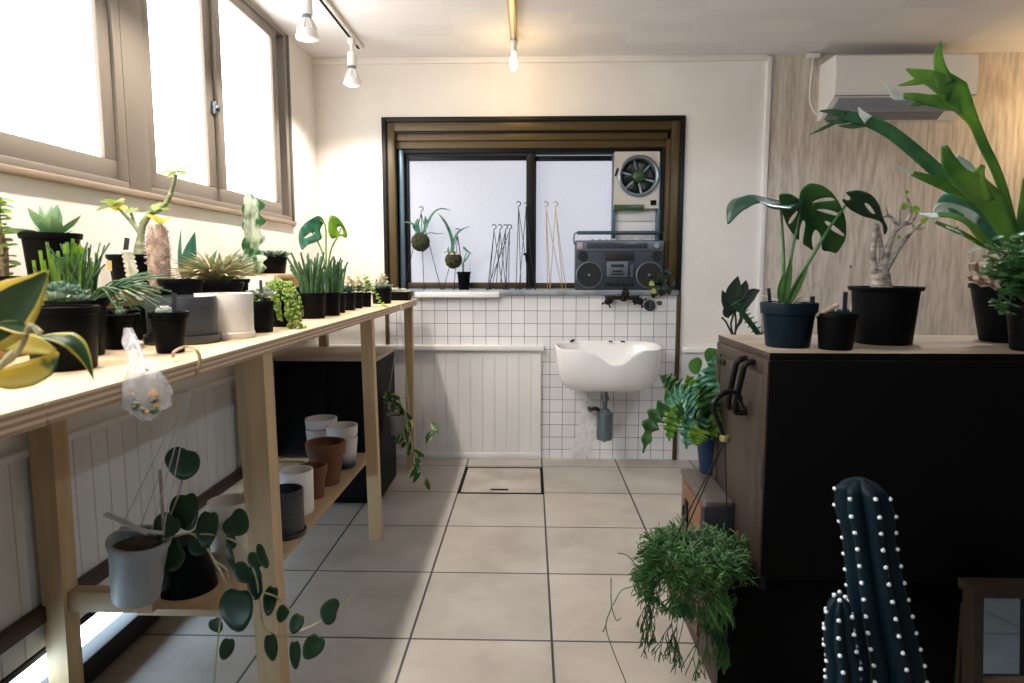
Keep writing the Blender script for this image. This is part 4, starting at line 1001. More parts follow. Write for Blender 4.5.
# pale straw coloured agave clump
c = V((-.99,2.05,ZT)); r, s = planter('straw_agave', 'clump of narrow pale streaked leaves with one blue leaf in a black pot', 'potted plant', c, .082,.066,.135, 'black', lip=.004, fill=.95)
m = MB(); R_ = random.Random(12); rosette(m, s+V((0,0,.002)), 120, .145, .0060, .002, 88, 30, LI, -1.1, .75, 0, .012, .25, .3, R_, 6); m.build('leaves', M['leaf_straw'], r)
m = MB(); rosette(m, s+V((.01,.02,.0)), 44, .14, .008, .002, 86, 35, LI, -.8, .8, 1, .014, .25, .3, R_, 6); m.build('inner_leaves', M['leaf_grey'], r)
m = MB()
for L__, w_ in (([(190,282),(189,268),(191,252),(195,232)], .028), ([(185,284),(181,268),(180,250),(181,229)], .008), ([(205,284),(210,266),(217,250)], .013), ([(212,286),(221,272),(224,262)], .014)):
    m.blade(pxpath(L__, 2.10, 3), [x*w_ for x in interp(OV, 3*(len(L__)-1)+1)], (0,-1,.3), .2, 4, .003)
m.build('blue_leaves', M['leaf_teal'], r)

# slate pot with its saucer, white square pot, tiny cactus
c = on(184,346,ZT,.082); r = thing('slate_grey_pot', 'wide slate grey cylinder pot standing in its own saucer', 'plant pot', c)
k = MB(); k.lathe([(0,0),(.084,0),(.087,.004),(.087,.020),(.083,.020),(.082,.008),(0,.008)], 40, c); k.build('saucer', M['slate'], r)
k = MB(); k.lathe([(0,.008),(.076,.008),(.077,.012),(.079,.108),(.078,.112),(.074,.112),(.073,.098),(0,.098)], 40, c); k.build('pot', M['slate'], r)
k = MB(); k.lathe([(0,.101),(.0735,.097)], 30, c); k.build('soil', M['soil'], r)
c = on(226,340,ZT,.068); r = thing('white_pot', 'wide matt white cylinder pot beside the slate grey pot', 'plant pot', c)
k = MB(); k.lathe([(0,0),(.071,0),(.073,.003),(.073,.014),(.070,.017),(.071,.112),(.070,.115),(.066,.115),(.065,.10),(0,.10)], 40, c); k.build('pot', M['ceramic'], r)
k = MB(); k.lathe([(0,.106),(.066,.1)], 30, c); k.build('soil', M['pumice'], r)
m = MB(); R_ = random.Random(14)
for i in range(12): rosette(m, c+V((R_.uniform(-.05,.03),R_.uniform(-.045,.04),.104)), 9, .016, .005, .002, 75, 15, SP, .3, .5, i, 0, .2, .2, R_, 4)
m.build('foliage', M['leaf_br'], r)
c = on(171,354,ZT,.026); r, s = planter('tiny_cactus', 'tiny round cactus with a black label in a small black pot before the slate pot', 'cactus', c, .0375,.0275,.088, 'black', lip=.003, soil='pumice', fill=.94)
m = MB(); n = 24; m.lathe([(.013,0),(.016,.004),(.0165,.009),(.013,.015),(.006,.018),(0,.018)], 24, s+V((-.003,-.012,-.001))); m.build('cactus_body', M['leaf_grey'], r)
m = MB()
for i in range(40):
    az = i*2.4; t = i/40; m.ball(s+V((-.003,-.012,0))+V((math.cos(az)*.0165*math.sqrt(1-t*t*.9), math.sin(az)*.0165*math.sqrt(1-t*t*.9), .004+.0145*t)), .0012, 1)
m.build('areoles', M['white_tuft'], r); marker(r, s+V((.022,-.018,0)), .045, .010, (.002,0))

# euphorbia column in a white pot
c = V((-1.11,2.66,ZT)); r, s = planter('column_euphorbia', 'tall white streaked euphorbia column in a white pot by the far window', 'cactus', c, .064,.058,.150, 'ceramic', lip=0, soil='pumice')
def winged(mb, P, R0, n=26, ribs=3, ph=.4, lobes=5.5):
    P = catmull(P, 9); n = len(P); K = ribs*6; vs = []
    for i, p in enumerate(P):
        t = i/(n-1)
        for k in range(K):
            a = 2*PI*k/K; x = abs(((k % 6)/6)-.0); w = 1 if k % 6 == 0 else (.55 if k % 6 in (1,5) else (.32 if k % 6 in (2,4) else .26))
            rr = R0*w*(1+.28*math.sin(t*lobes*2*PI+ (k//6)*1.2)*(w > .9)) * (1 if t < .93 else max(.25,(1-t)/.07))
            vs.append(p+V((math.cos(a+ph)*rr, math.sin(a+ph)*rr, 0)))
    mb.add(vs, [(i*K+k,i*K+(k+1) % K,(i+1)*K+(k+1) % K,(i+1)*K+k) for i in range(n-1) for k in range(K)]+[list(range((n-1)*K,n*K))])
m = MB(); winged(m, [pt(249,285,2.66), pt(249,260,2.66), pt(250,225,2.66), pt(249,193,2.66)], .048, lobes=6); m.build('stem', M['euph'], r)
m = MB(); winged(m, [pt(245,285,2.63), pt(239,270,2.62), pt(236,253,2.62)], .040, lobes=2.5, ph=1.0); m.build('side_stem', M['euph'], r)
m = MB(); winged(m, [pt(250,280,2.64), pt(256,268,2.63), pt(257,255,2.63)], .032, lobes=2.5, ph=.2); m.build('side_stem', M['euph'], r)
c = V((-1.02,2.28,ZT)); r, s = planter('black_plant_pot', 'small black pot with little green tips between white pot and tall column', 'potted plant', c, .034,.028,.142, 'black')
m = MB(); rosette(m, s, 10, .022, .005, .002, 80, 25, SP, .2, .6, 0, 0, .2, .2, random.Random(1), 4); m.build('foliage', M['leaf_br'], r); marker(r, s+V((.0,-.02,0)), .04, .007, (.012,0))

# mixed succulents with trailing pearls
c = on(261,333,ZT,.03); r, s = planter('mixed_succulents', 'black pot of pale mixed succulents with a dark label stick', 'potted plant', c, .036,.033,.088, 'black_soft', lip=.002, fill=.96)
m = MB(); R_ = random.Random(21)
for i in range(9):
    a, q = i*2.4, .032*math.sqrt(i/9); rosette(m, s+V((math.cos(a)*q, math.sin(a)*q, .008+R_.uniform(0,.022))), 12, .026, .008, .004, 75, 5, SP, .3, .5, a, 0, .15, .2, R_, 5)
m.build('pale_rosettes', M['leaf_grey'], r)
m = MB()
for i in range(26): m.ball(s+V((R_.uniform(-.036,.03),R_.uniform(-.036,.0),R_.uniform(.0,.02))), R_.uniform(.004,.007), 1)
m.build('beads', M['leaf_br'], r); marker(r, s+V((.016,-.026,0)), .062, .008, (0,0))
c = V((-.775,2.03,ZT)); r, s = planter('burros_tail', 'trailing fat green beads spilling from a black pot over the table edge', 'potted plant', c, .042,.036,.088, 'black', fill=.95)
m = MB(); R_ = random.Random(22)
strands = [[(270,285),(279,282,-.05),(286,295,-.09),(288,315,-.10),(292,328,-.11)], [(278,284),(288,287,-.06),(295,305,-.09),(300,322,-.10),(304,334,-.12)], [(272,283),(275,290,-.07),(277,305,-.09),(281,320,-.09)], [(280,284),(292,285,-.04),(298,300,-.07),(300,315,-.08)], [(276,282),(283,284,-.06),(286,300,-.10),(290,318,-.10)], [(268,284),(273,287,-.07),(276,300,-.09),(279,313,-.10)], [(280,282),(287,290,-.07),(293,312,-.105),(297,326,-.11)]]
for L__ in strands:
    P = pxpath(L__, 2.04, 7)
    for p in P:
        for k in range(3): m.ball(p+V((R_.uniform(-.0085,.0085),R_.uniform(-.0085,.0085),R_.uniform(-.006,.006))), R_.uniform(.0035,.0058), 1, (1,1,1.2))
m.build('beads', M['leaf_pearl'], r)
m = MB(); rosette(m, s+V((-.01,.01,.01)), 14, .062, .006, .002, 80, 15, LI, -.5, .7, .3, 0, .2, .2, R_, 5); m.build('arching_leaves', M['leaf_grey'], r)

# rosette pot on the far riser
c = V((-1.145,2.90,1.135)); r, s = planter('rosette_pot', 'black square sided pot of grey pink rosettes on the far wooden riser', 'potted plant', c, .068,.058,.075, 'black', lip=.003, fill=.95)
m = MB(); R_ = random.Random(23)
for i in range(9):
    a, q = i*2.4, .055*math.sqrt(i/9); rosette(m, s+V((math.cos(a)*q, math.sin(a)*q, .006)), 14, .042, .011, .004, 78, 12, SP, .4, .45, a, 0, .15, .2, R_, 5)
m.build('rosettes', M['leaf_eche'], r)

# young monstera
c = V((-.95,2.80,ZT)); r, s = planter('young_monstera', 'young monstera with two split leaves behind the pencil succulents', 'potted plant', c, .060,.050,.10, 'black')
m = MB()
for L__ in ([(326,275),(323,255),(317,240),(312,232)], [(327,275),(331,250),(338,236),(341,228)], [(326,276),(326,245),(325,225),(318,218)]): m.tube(pxpath([(L__[0][0],292)]+L__, 2.80, 4), .0035, 7)
m.build('petioles', M['leaf_br'], r)
def lf(a, b, Y, bend):
    return lambda x, y: pt(x, y, Y + bend*((x-a)**2+(y-b)**2)*1e-4)
m = MB(); outline_leaf(m, [(313,218),(319,216),(324,221),(320,230),(322,238),(316,242),(308,245),(302,250),(299,242),(299,232),(304,224)], [[(304,238),(310,233),(315,233),(309,237)]], lambda x, y: pt(x, y, 2.78+(x-311)*.003-.0006*(y-232)**2*.1), 4); m.build('leaf', M['leaf_teal'], r, solid=.0008)
m = MB(); outline_leaf(m, [(330,216),(337,217),(343,224),(347,233),(346,238),(341,236),(336,238),(331,238),(328,229)], [[(337,228),(341,227),(343,233),(340,234)]], lambda x, y: pt(x, y, 2.82+(x-338)*.003), 4); m.build('leaf', M['leaf_br'], r, solid=.0008)

# pencil succulents in black pots along the edge
def pencil(c, rt, rb, h, n, H_, label, seed, sprd=.85, mat='leaf_pencil', rr=.0052):
    r, s = planter('pencil_succulent', label, 'potted plant', c, rt, rb, h, 'black_soft', 'pencil succulents along the table edge', soil='pumice', lip=.002, fill=.95)
    m = MB(); R_ = random.Random(seed)
    for i in range(n):
        a = R_.uniform(0,2*PI); q = rt*.75*math.sqrt(R_.random()); hh = H_*R_.uniform(.6,1.05); b0 = s+V((math.cos(a)*q, math.sin(a)*q, -.004)); k = sprd*q/rt
        m.tube(catmull([b0, b0+V((math.cos(a)*.02*k, math.sin(a)*.02*k, hh*.5)), b0+V((math.cos(a)*.07*k, math.sin(a)*.07*k, hh))], 3), [rr,rr*1.1,rr*.95,rr*.6], 6)
    m.build('stems', M[mat], r); return r, s
pencil(on(313,319,ZT,.040), .046,.042,.092, 34, .145, 'widest pencil succulent pot, green finger stems over pale gravel, near the trailing beads', 31, 1.0)
pencil(on(331,316,ZT,.032), .036,.033,.088, 24, .135, 'dark pencil succulent in the pot just right of the widest one', 32)
pencil(on(340,313,ZT,.020), .024,.021,.078, 12, .12, 'narrow pencil succulent pot, third in the row along the edge', 33, .6)
c = V((-.86,2.31,ZT)); r, s = planter('black_plant_pot', 'small dark pot with a pale sprout half hidden behind the trailing beads', 'potted plant', c, .034,.030,.085, 'black')
m = MB(); rosette(m, s, 12, .035, .006, .003, 80, 30, SP, .1, .6, 0, 0, .2, .2, random.Random(15), 4); m.build('foliage', M['leaf_grey'], r)

# row of small pots up to the end of the table
rowspec = [((349,310.5),.026,.075,'grey green tufts in a black pot, fourth pot from the pencil succulents','tuft'),
           ((358,308.5),.020,.072,'thin black pot with a pale green tuft beside the trailing vine pot','tuft'),
           ((366,307),.024,.066,'black pot whose small leafed vine trails onto the table','vine'),
           ((382,304),.046,.078,'wide black pot of pale rosettes and label sticks near the table end','ros')]
for i, ((x, y), rad, h, lab, kind) in enumerate(rowspec):
    c = on(x, y, ZT, rad); r, s = planter('small_succulent', lab, 'potted plant', c, rad*1.08, rad, h, 'black', lip=.002, fill=.95)
    m = MB(); R_ = random.Random(40+i)
    for j in range(9 if kind == 'ros' else 5):
        a, q = j*2.4, rad*.9*math.sqrt(j/9); rosette(m, s+V((math.cos(a)*q, math.sin(a)*q, .004+R_.uniform(0,.015))), 12, .032, .007, .003, 80, 15, SP, .2, .5, a, 0, .2, .2, R_, 5)
    m.build('rosettes', M['leaf_grey' if kind != 'tuft' else 'leaf_teal'], r)
    m = MB(); leaf_sprig(m, [s, s+V((-.01,0,.03)), s+V((.006,0,.075))], 34, .026, .006, R_, .5, OV); leaf_sprig(m, [s+V((.015,.01,0)), s+V((.02,0,.03)), s+V((.012,.01,.055))], 24, .024, .006, R_, .5, OV); m.build('sprigs', M['leaf_br' if kind == 'vine' else 'leaf_straw'], r)
    if kind == 'vine':
        m = MB(); P = pxpath([(367,287),(372,288,-.05),(377,296,-.07),(382,304,-.08),(386,307,-.08)], c.y+.01, 5); m.tube(P, .0015, 5); leaf_sprig(m, P, 30, .017, .006, R_, .3, OV, .1, .0); m.build('vine', M['leaf_br'], r)
    if kind in ('ros', 'vine'):
        for j in range(4 if kind == 'ros' else 1): marker(r, s+V((R_.uniform(-.03,.03)*(kind == 'ros'), R_.uniform(-.02,.03)*(kind == 'ros'), 0)), .05, .006, (R_.uniform(-.006,.006),0))
# tray of stones and rosettes at the far end
c = on(402,300,ZT,.05); c.y = 3.70; c.x = -.745
r = thing('succulent_tray', 'flat black tray of pale rosettes at the far end of the table', 'tray', c)
m = MB(); x, y, z = c
m.hexa([(x-.065,y-.045,z),(x+.060,y-.045,z),(x+.060,y+.055,z),(x-.065,y+.055,z),(x-.075,y-.055,z+.045),(x+.07,y-.055,z+.045),(x+.07,y+.065,z+.045),(x-.075,y+.065,z+.045)]); m.box(x-.079,x+.074,y-.059,y+.069,z+.04,z+.048,.002); m.build('tray', M['black'], r)
MB().box(x-.07,x+.065,y-.05,y+.06,z+.046,z+.051,.002).build('soil', M['pumice'], r)
m = MB(); R_ = random.Random(44)
for i in range(12): rosette(m, c+V((R_.uniform(-.06,.055),R_.uniform(-.045,.05),.052)), 11, R_.uniform(.02,.034), .009, .004, 75, 5, SP, .3, .5, i, 0, .2, .2, R_, 5)
m.build('rosettes', M['leaf_fur'], r)

# ================================================================== BAG AND HOOK AT THE TABLE EDGE
def bagmat():
    m, N, L, b = base('thin_clear_plastic'); out = N['Material Output']
    b.inputs['Base Color'].default_value = (.50,.50,.52,1); b.inputs['Roughness'].default_value = .18
    tr = N.new('ShaderNodeBsdfTransparent'); tl = N.new('ShaderNodeBsdfTranslucent'); tl.inputs['Color'].default_value = (.55,.55,.57,1)
    mx = N.new('ShaderNodeMixShader'); mx.inputs[0].default_value = .35; m2 = N.new('ShaderNodeMixShader'); m2.inputs[0].default_value = .60
    L.new(b.outputs[0], mx.inputs[1]); L.new(tl.outputs[0], mx.inputs[2]); L.new(mx.outputs[0], m2.inputs[1]); L.new(tr.outputs[0], m2.inputs[2]); L.new(m2.outputs[0], out.inputs['Surface']); return m
M['bag'] = bagmat()
Yb2 = 1.13
r = thing('plastic_bag', 'knotted clear plastic bag of orange and green scraps hanging over the table edge', 'bag', pt(146,420,Yb2))
R_ = random.Random(50); m = MB(); n = 56
spine = catmull([pt(128,328,1.17), pt(131,342,1.13), pt(137,357,1.075), pt(144,372,1.03), pt(146,388,1.02), pt(146,405,1.02), pt(146,420,1.02)], 6)
wid = interp([.007,.015,.015,.026,.037,.037,.008], len(spine)); n = 56; vs = []
for i, p in enumerate(spine):
    for k in range(n):
        a = 2*PI*k/n; q = wid[i]*(1+.07*math.sin(5*a+i*.5)+.05*math.sin(9*a-i*.8)+.03*math.sin(17*a+i*1.3)+R_.uniform(-.012,.012))
        vs.append(p+V((math.cos(a)*q, math.sin(a)*q*(.5 if i > 16 else .4), .0012*math.sin(7*a+i))))
m.add(vs, [(i*n+k,i*n+(k+1) % n,(i+1)*n+(k+1) % n,(i+1)*n+k) for i in range(len(spine)-1) for k in range(n)]+[list(range((len(spine)-1)*n,len(spine)*n))]); m.build('plastic', M['bag'], r)
for q, mt, cnt in ((.02,'orange_scrap',10),(.022,'green_scrap',16),(.02,'dark_scrap',9)):
    m = MB(); mm = plain(mt, {'o': (.75,.33,.06,1), 'g': (.07,.10,.04,1), 'd': (.05,.05,.04,1)}[mt[0]], .7)
    for i in range(cnt): m.ball(pt(147+R_.uniform(-15,15), 404+R_.uniform(-13 if mt[0] == 'o' else -6,8), 1.012+R_.uniform(-.012,.01)), R_.uniform(.002,.0045), 1, (1.6,1,.8))
    m.build(mt, mm, r)
m = MB(); m.tube(pxpath([(131,334,-.02),(139,350,-.06),(147,370,-.125)], 1.15, 5), .0022, 6); m.build('tie', plain('grey_tie', (.35,.35,.36,1), .5), r)

# hanging white pot of hoya, with its hook over the edge
P_c = pt(140,560,1.32)
r = thing('hanging_hoya', 'white pot with dark round hoya leaves hung by cords from the table edge', 'hanging planter', pt(138,597,1.32))
m = MB(); m.tube(catmull([ptz(173,357,.988), ptz(174,352,1.0), ptz(184,347,1.0), pt(194,348.5,1.262), pt(199,355,1.260), pt(199.5,365,1.260), pt(195,377,1.258)], 6), [.0028]*4+[.0034]*3, 8); m.build('hook', wood('tan_hook_wood', (.40,.26,.14,1), (.62,.46,.30,1), 'x', 9), r)
T3 = Matrix.Rotation(math.radians(9), 3, 'Y') @ Matrix.Rotation(math.radians(4), 3, 'X')
pc = pt(136,597,1.33); wd_ = sz(54, pc); hp = sz(64, pc)
pot(r, pc, wd_*.5, wd_*.40, hp, 'grey_pot', lip=.004, soil='soil', fill=.86, M3=T3)
m = MB(); top = pt(195,377,1.258)
for e in ((119,531),(150,535),(161,541),(140,528)): m.tube([top, pt(e[0],e[1],1.33 if e[0] != 140 else 1.38)], .0011, 5)
m.build('cords', M['cord'], r)
m = MB(); m.bar(pt(105,514,1.30), pt(148,533,1.285), .011, .003, (0,-.5,1)); m.bar(pt(120,528,1.29), pt(163,533,1.30), .008, .003, (0,-.5,1)); m.build('white_strip', plain('pale_grey_strip', (.45,.45,.43,1), .5), r)
m = MB(); m.tube(pxpath([(160,470),(162,500),(164,540)], 1.32, 3), .0035, 6); m.build('stake', M['bark_br'], r)
m = MB()
for L__ in ([(163,540),(180,535),(192,534),(205,545),(214,560),(225,580),(229,589)], [(214,560),(229,575),(222,610),(217,650),(213,700)], [(192,534),(215,535),(240,545),(255,574),(259,597),(262,620),(268,632),(288,636),(294,619),(281,600),(264,593),(256,598)], [(280,636),(302,630),(321,621),(338,610),(354,594)], [(163,545),(168,522),(180,490),(183,470)], [(229,589),(235,600)]):
    m.tube(pxpath(L__, 1.34, 5), .0022, 6)
m.build('vine', M['leaf_straw'], r)
m = MB(); R_ = random.Random(51)
HL = [(184,461,18,17,.3),(186,508,17,19,-.2),(171,552,20,16,.9),(208,526,11,19,.1),(236,522,14,13,-.9),(168,524,13,12,.7),(238,606,19,22,.0),(256,582,17,10,1.3),(263,556,13,5,1.2),(271,598,8,15,.1),(271,645,6.5,14,-.1),(295,652,5.5,14,.0),(314,645,10,13,.6),(331,611,13,9,1.9),(297,622,7,11,.4),(227,647,7,12,.3),(216,624,7,8,-.4),(231,556,14,4,1.4),(232,540,9,5,1.2),(199,545,11,9,.6),(244,572,12,9,.9),(255,560,9,6,1.),(283,612,6,10,.3)]
for x, y, a, b, rot in HL:
    q = pt(x, y, 1.34+R_.uniform(-.035,.02)); disc_leaf(m, q, sz(a,q)*1.0, sz(b,q)*.95, rot, (R_.uniform(-.4,.4),-1,R_.uniform(.0,.5)), .3, .18)
m.build('leaves', M['leaf_dk'], r, solid=.0012)

# ================================================================== POTS ON THE LOWER SHELF
ZS = .281
def cyl_pot(name, label, px, py, w, h, mat, rb=None, lip=0.0, saucer=False, xy=None, group=None):
    q = ptz(px, py, ZS); rt = sz(w, q)*.5; rb = rt*(rb or .92); c = on(px, py, ZS, rb) if xy is None else V((xy[0], xy[1], ZS))
    r = thing(name, label, 'plant pot', c, group); m = MB(); z0 = 0
    if saucer:
        k = MB(); k.lathe([(0,0),(rt*1.06,0),(rt*1.1,.004),(rt*1.12,.016),(rt*1.08,.016),(rt*1.05,.006),(0,.006)], 32, c); k.build('saucer', M[mat], r); z0 = .006
    th = .006
    if lip: pr = [(0,z0),(rb,z0),(rb+.001,z0+.003),(rb+(rt-rb)*.72,h*.72),(rt,h*.725),(rt+lip,h-.004),(rt+lip-.002,h)]
    else: pr = [(0,z0),(rb,z0),(rb+.001,z0+.003),(rt,h-.003),(rt-.001,h)]
    pr += [(rt-th,h),(rt-th,h-.004),(rb-th,z0+.01),(0,z0+.01)]
    m.lathe(pr, 36, c); m.build('pot', M[mat], r); return r, c, rt
M['white_dip'] = plain('white_dip', (.66,.63,.61,1), .6)
def dipmat():
    m, N, L, b = base('white_pot_blue_foot'); tc = N.new('ShaderNodeTexCoord'); sp = N.new('ShaderNodeSeparateXYZ'); L.new(tc.outputs['Object'], sp.inputs[0])
    rp = N.new('ShaderNodeValToRGB'); rp.color_ramp.elements[0].position = .02; rp.color_ramp.elements[1].position = .07; rp.color_ramp.elements[0].color = (.025,.03,.045,1); rp.color_ramp.elements[1].color = (.62,.59,.57,1)
    L.new(sp.outputs[2], rp.inputs[0]); L.new(rp.outputs[0], b.inputs['Base Color']); b.inputs['Roughness'].default_value = .6; return m
M['dip'] = dipmat()
def nested(name, label, cat, lo, rt, rb, h, mat, dz, group):
    """a pot dropped into the one below it, its rim standing dz higher"""
    r = thing(name, label, cat, V(lo)+V((0,0,dz)), group); m = MB(); th = .005; c = V(lo)+V((0,0,dz)); k = (rt-rb)
    m.lathe([(0,0),(rb*.9,0),(rb*.92,.003),(rt-.008,h-.045),(rt,h-.04),(rt+.002,h),(rt-th,h),(rb*.9-th,.01),(0,.01)], 36, c); m.build('pot', M[mat], r); return r
r, c, rt = cyl_pot('black_pot', 'black pot turned upside down on the shelf behind the hanging hoya', 189, 600, 58, .135, 'black'); 
for o_ in r.children:     # turned over: wide rim down
    for v in o_.data.vertices: v.co.z = .135 - v.co.z; v.co.x *= 1; 
    o_.data.flip_normals()
for o_ in r.children:
    for v in o_.data.vertices:
        k = 1 - .38*(v.co.z/.135); v.co.x *= k; v.co.y *= k
r, c, rt = cyl_pot('cream_pot', 'lower cream bowl pot of the pair behind the hoya leaves', 233, 571, 42, .125, 'cream', .85, group='nested cream pots')
nested('cream_pot', 'upper cream pot set into the bowl behind the hoya leaves', 'plant pot', c, rt*.98, rt*.80, .11, 'cream', .085, 'nested cream pots')
cyl_pot('blue_grey_pot', 'blue grey pot at the wall side of the shelf behind the front leg', 246, 512, 26, .12, 'bluegrey', xy=(-.975,2.36))
cyl_pot('slate_grey_pot', 'dark slate pot on a saucer on the lower shelf', 287, 541, 36, .155, 'slate', .97, saucer=True)
cyl_pot('white_pot', 'plain white cylinder pot on the lower shelf', 298, 517, 33, .155, 'ceramic', .96)
cyl_pot('terracotta_pot', 'small terracotta pot in front of the large terracotta one', 314, 500, 27, .125, 'terra', .72, .004, group='terracotta pots')
cyl_pot('terracotta_pot', 'large rimmed terracotta pot on the lower shelf', 327, 487, 38, .175, 'terra', .66, .004, group='terracotta pots')
r, c, rt = cyl_pot('tall_white_pot', 'lower white pot with dark foot, nearer pair on the shelf end', 343, 470, 31, .135, 'dip', .82, group='nested white pots')
nested('tall_white_pot', 'upper white pot of the nearer nested pair on the shelf end', 'plant pot', c, rt*.99, rt*.82, .12, 'white_dip', .068, 'nested white pots')
r, c, rt = cyl_pot('tall_white_pot', 'lower white pot of the farther pair before the black cabinet', 323, 462, 31, .145, 'white_dip', .82, group='nested white pots', xy=(-.965,2.96))
nested('tall_white_pot', 'upper white pot of the farther nested pair before the black cabinet', 'plant pot', c, rt*.99, rt*.82, .12, 'white_dip', .072, 'nested white pots')

# hanging grey pot with a variegated vine at the table end
Yh = 3.24; pc = pt(391,433,Yh); pc.x = max(pc.x, -.665)
r = thing('hanging_vine', 'grey hanging pot with a cream edged trailing vine near the far table leg', 'hanging planter', pc)
pot(r, pc, .058, .050, .098, 'grey_pot', lip=.003, fill=.9)
m = MB(); top = V((-.640, Yh-.02, .952))
for e in ((pc.x-.06,Yh,pc.z+.095),(pc.x+.06,Yh-.01,pc.z+.095),(pc.x+.045,Yh+.04,pc.z+.095)): m.tube([top, V(e)], .001, 5)
m.tube(catmull([top, top+V((.005,0,.03)), top+V((-.008,0,.032)), top+V((-.025,0,.029))], 4), .0015, 5)
m.build('cords', M['cord'], r)
m = MB(); m2 = MB(); R_ = random.Random(60)
for L__ in ([(392,414),(400,405,-.04),(408,420,-.06),(412,445,-.06),(418,465,-.06),(427,482,-.05)], [(394,412),(402,398,-.05),(415,400,-.06),(428,412,-.06),(434,430,-.06)], [(391,414),(388,400),(387,390)], [(396,412),(404,408,-.05),(405,428,-.06),(407,442,-.06)]):
    P = pxpath(L__, Yh, 5); m.tube(P, .002, 5)
    for i in range(2, len(P), 2):
        if L__[-1][0] == 434 and 4 < i < len(P)-4: continue
        az = i*2.4; l = R_.uniform(.06,.09); d = dirv(az, -.9+R_.uniform(-.3,.5)) if i > 5 else dirv(az, .6)
        Q = [P[i]+d*l*t+V((0,0,-.15*l*t*t)) for t in (0,.25,.5,.75,1)]; o_ = len(m2.f)
        m2.blade(Q, [x*.020 for x in interp(OV,5)], (R_.uniform(-.4,.4),-1,.4), .2, 4)
        for f_ in range(o_, len(m2.f)): m2.mi[f_] = 1 if (f_-o_) % 4 in (0,3) and R_.random() < .65 else 0
m.build('stems', M['leaf_straw'], r); m2.build('leaves', [M['leaf'], leafy('cream_leaf_margin', (.42,.42,.22,1), (.58,.56,.34,1), 20, .5, .3)], r, solid=.0006)
# ================================================================== WINDOW SILL
def hanger(name, label, hook, feet, mat, Y, group=None, rr=.0030, hookr=.013):
    p = pt(hook[0], hook[1], Y); F = [pt(f[0], f[1], Y+(f[2] if len(f) > 2 else 0)) for f in feet]
    for f in F: f.z = 1.031
    r = thing(name, label, 'plant hanger', V((sum(f.x for f in F)/len(F), Y, 1.03)), group)
    top = p-V((0,0,.012)); m = MB()
    m.tube([top]+[p+V((math.cos(a)*hookr-hookr*.0, 0, math.sin(a)*hookr+hookr)) for a in [(-PI/2+i*PI*1.35/8) for i in range(9)]], rr, 6); m.build('hook', mat, r)
    m = MB()
    for f in F: m.tube([top, f], rr*.75, 5)
    m.build('wires', mat, r)
    m = MB()
    for f in F: m.box(f.x-.007, f.x+.007, f.y-.006, f.y+.006, 1.030, 1.037, .002)
    m.build('clips', mat, r); return r
W_, G_ = M['wire'], M['gold']
g = 'short dark wire plant hangers on the sill'
hanger('wire_hanger', 'leftmost short dark wire hanger standing on the sill', (494,229), [(487.5,287),(503,287),(489,287,.04)], W_, 3.985, g)
hanger('wire_hanger', 'second short dark wire hanger from the left on the sill', (500,229), [(489,287),(506,287),(496,287,.04)], W_, 4.000, g)
hanger('wire_hanger', 'third short dark wire hanger from the left on the sill', (505.5,229), [(491,287),(506.5,287),(500,287,.04)], W_, 4.015, g)
hanger('wire_hanger', 'rightmost short dark wire hanger of the four on the sill', (509.5,229), [(487,287),(508.5,287),(505,287,.03)], W_, 3.97, g)
g = 'tall dark wire plant hangers on the sill'
hanger('wire_hanger', 'tall dark wire hanger just left of the window bar', (518.5,206), [(516,287),(530,287),(521,287,.04)], W_, 3.985, g)
hanger('wire_hanger', 'tall dark wire hanger crossing in front of the window bar', (526,207), [(519,287),(535,287),(527,287,.03)], W_, 4.00, g)
g = 'brass wire plant hangers on the sill'
hanger('wire_hanger', 'left brass wire hanger standing on the sill', (546,206), [(547.5,288),(562,288),(550,288,.03)], G_, 3.985, g)
hanger('wire_hanger', 'right brass wire hanger standing near the radio', (555.5,206), [(550,288),(566,288),(563,288,.03)], G_, 4.005, g)
hanger('wire_hanger', 'dark wire hanger carrying the left moss ball', (421,211), [(441,288),(404,288),(424,288,.03)], W_, 3.99, 'wire hangers carrying moss balls')
hanger('wire_hanger', 'dark wire hanger carrying the right moss ball', (457.5,233), [(443.5,288),(466,288),(454,288,.03)], W_, 3.99, 'wire hangers carrying moss balls')
def kokedama(label, cx_, cy_, rpx, Y, fronds, mats, seed, hookpx):
    c = pt(cx_, cy_, Y); R = sz(rpx, c)
    r = thing('moss_ball', label, 'moss ball', c-V((0,0,R)), 'moss balls at the left window pane')
    m = MB(); bm_r = random.Random(seed)
    m.ball(c, R, 3, (1,1,1.02)); 
    for v in m.v: v += (v-c).normalized()*bm_r.uniform(-.06,.06)*R
    m.build('ball', M[mats[0]], r)
    m = MB(); m.lathe([(R*.80,0),(R*.55,R*.22),(0,R*.30)], 18, c+V((0,0,R*.62))); m.build('moss_top', M[mats[1]], r)
    m = MB(); hk = pt(hookpx[0], hookpx[1], Y)
    for sx in (-.8,.8): m.tube([hk, c+V((sx*R*.95, 0, R*.35))], .0012, 5)
    m.build('cord', M['wire'], r)
    for L__, w in fronds:
        m = MB(); P = pxpath(L__, Y, 5); m.blade(P, [x*w for x in interp([.5,.8,1,1,.8,.05], len(P))], (0,-.5,1), .2, 4); m.build('frond', M['leaf_teal'], r, solid=.0012)
    return r
kokedama('left moss ball with green fronds hung before the window', 420.5, 242, 9.3, 3.97, [([(421,236),(427,225),(433,214),(441,209),(451,210.5)],.012), ([(420,236),(418,228),(410,223),(403,222)],.010), ([(423,235),(430,233),(438,234),(445,233)],.006), ([(422,236),(426,226),(425,216)],.013), ([(419,236),(417,226),(418,218)],.014), ([(421,236),(415,230),(413,224)],.007)], ('moss','moss'), 71, (421,214))
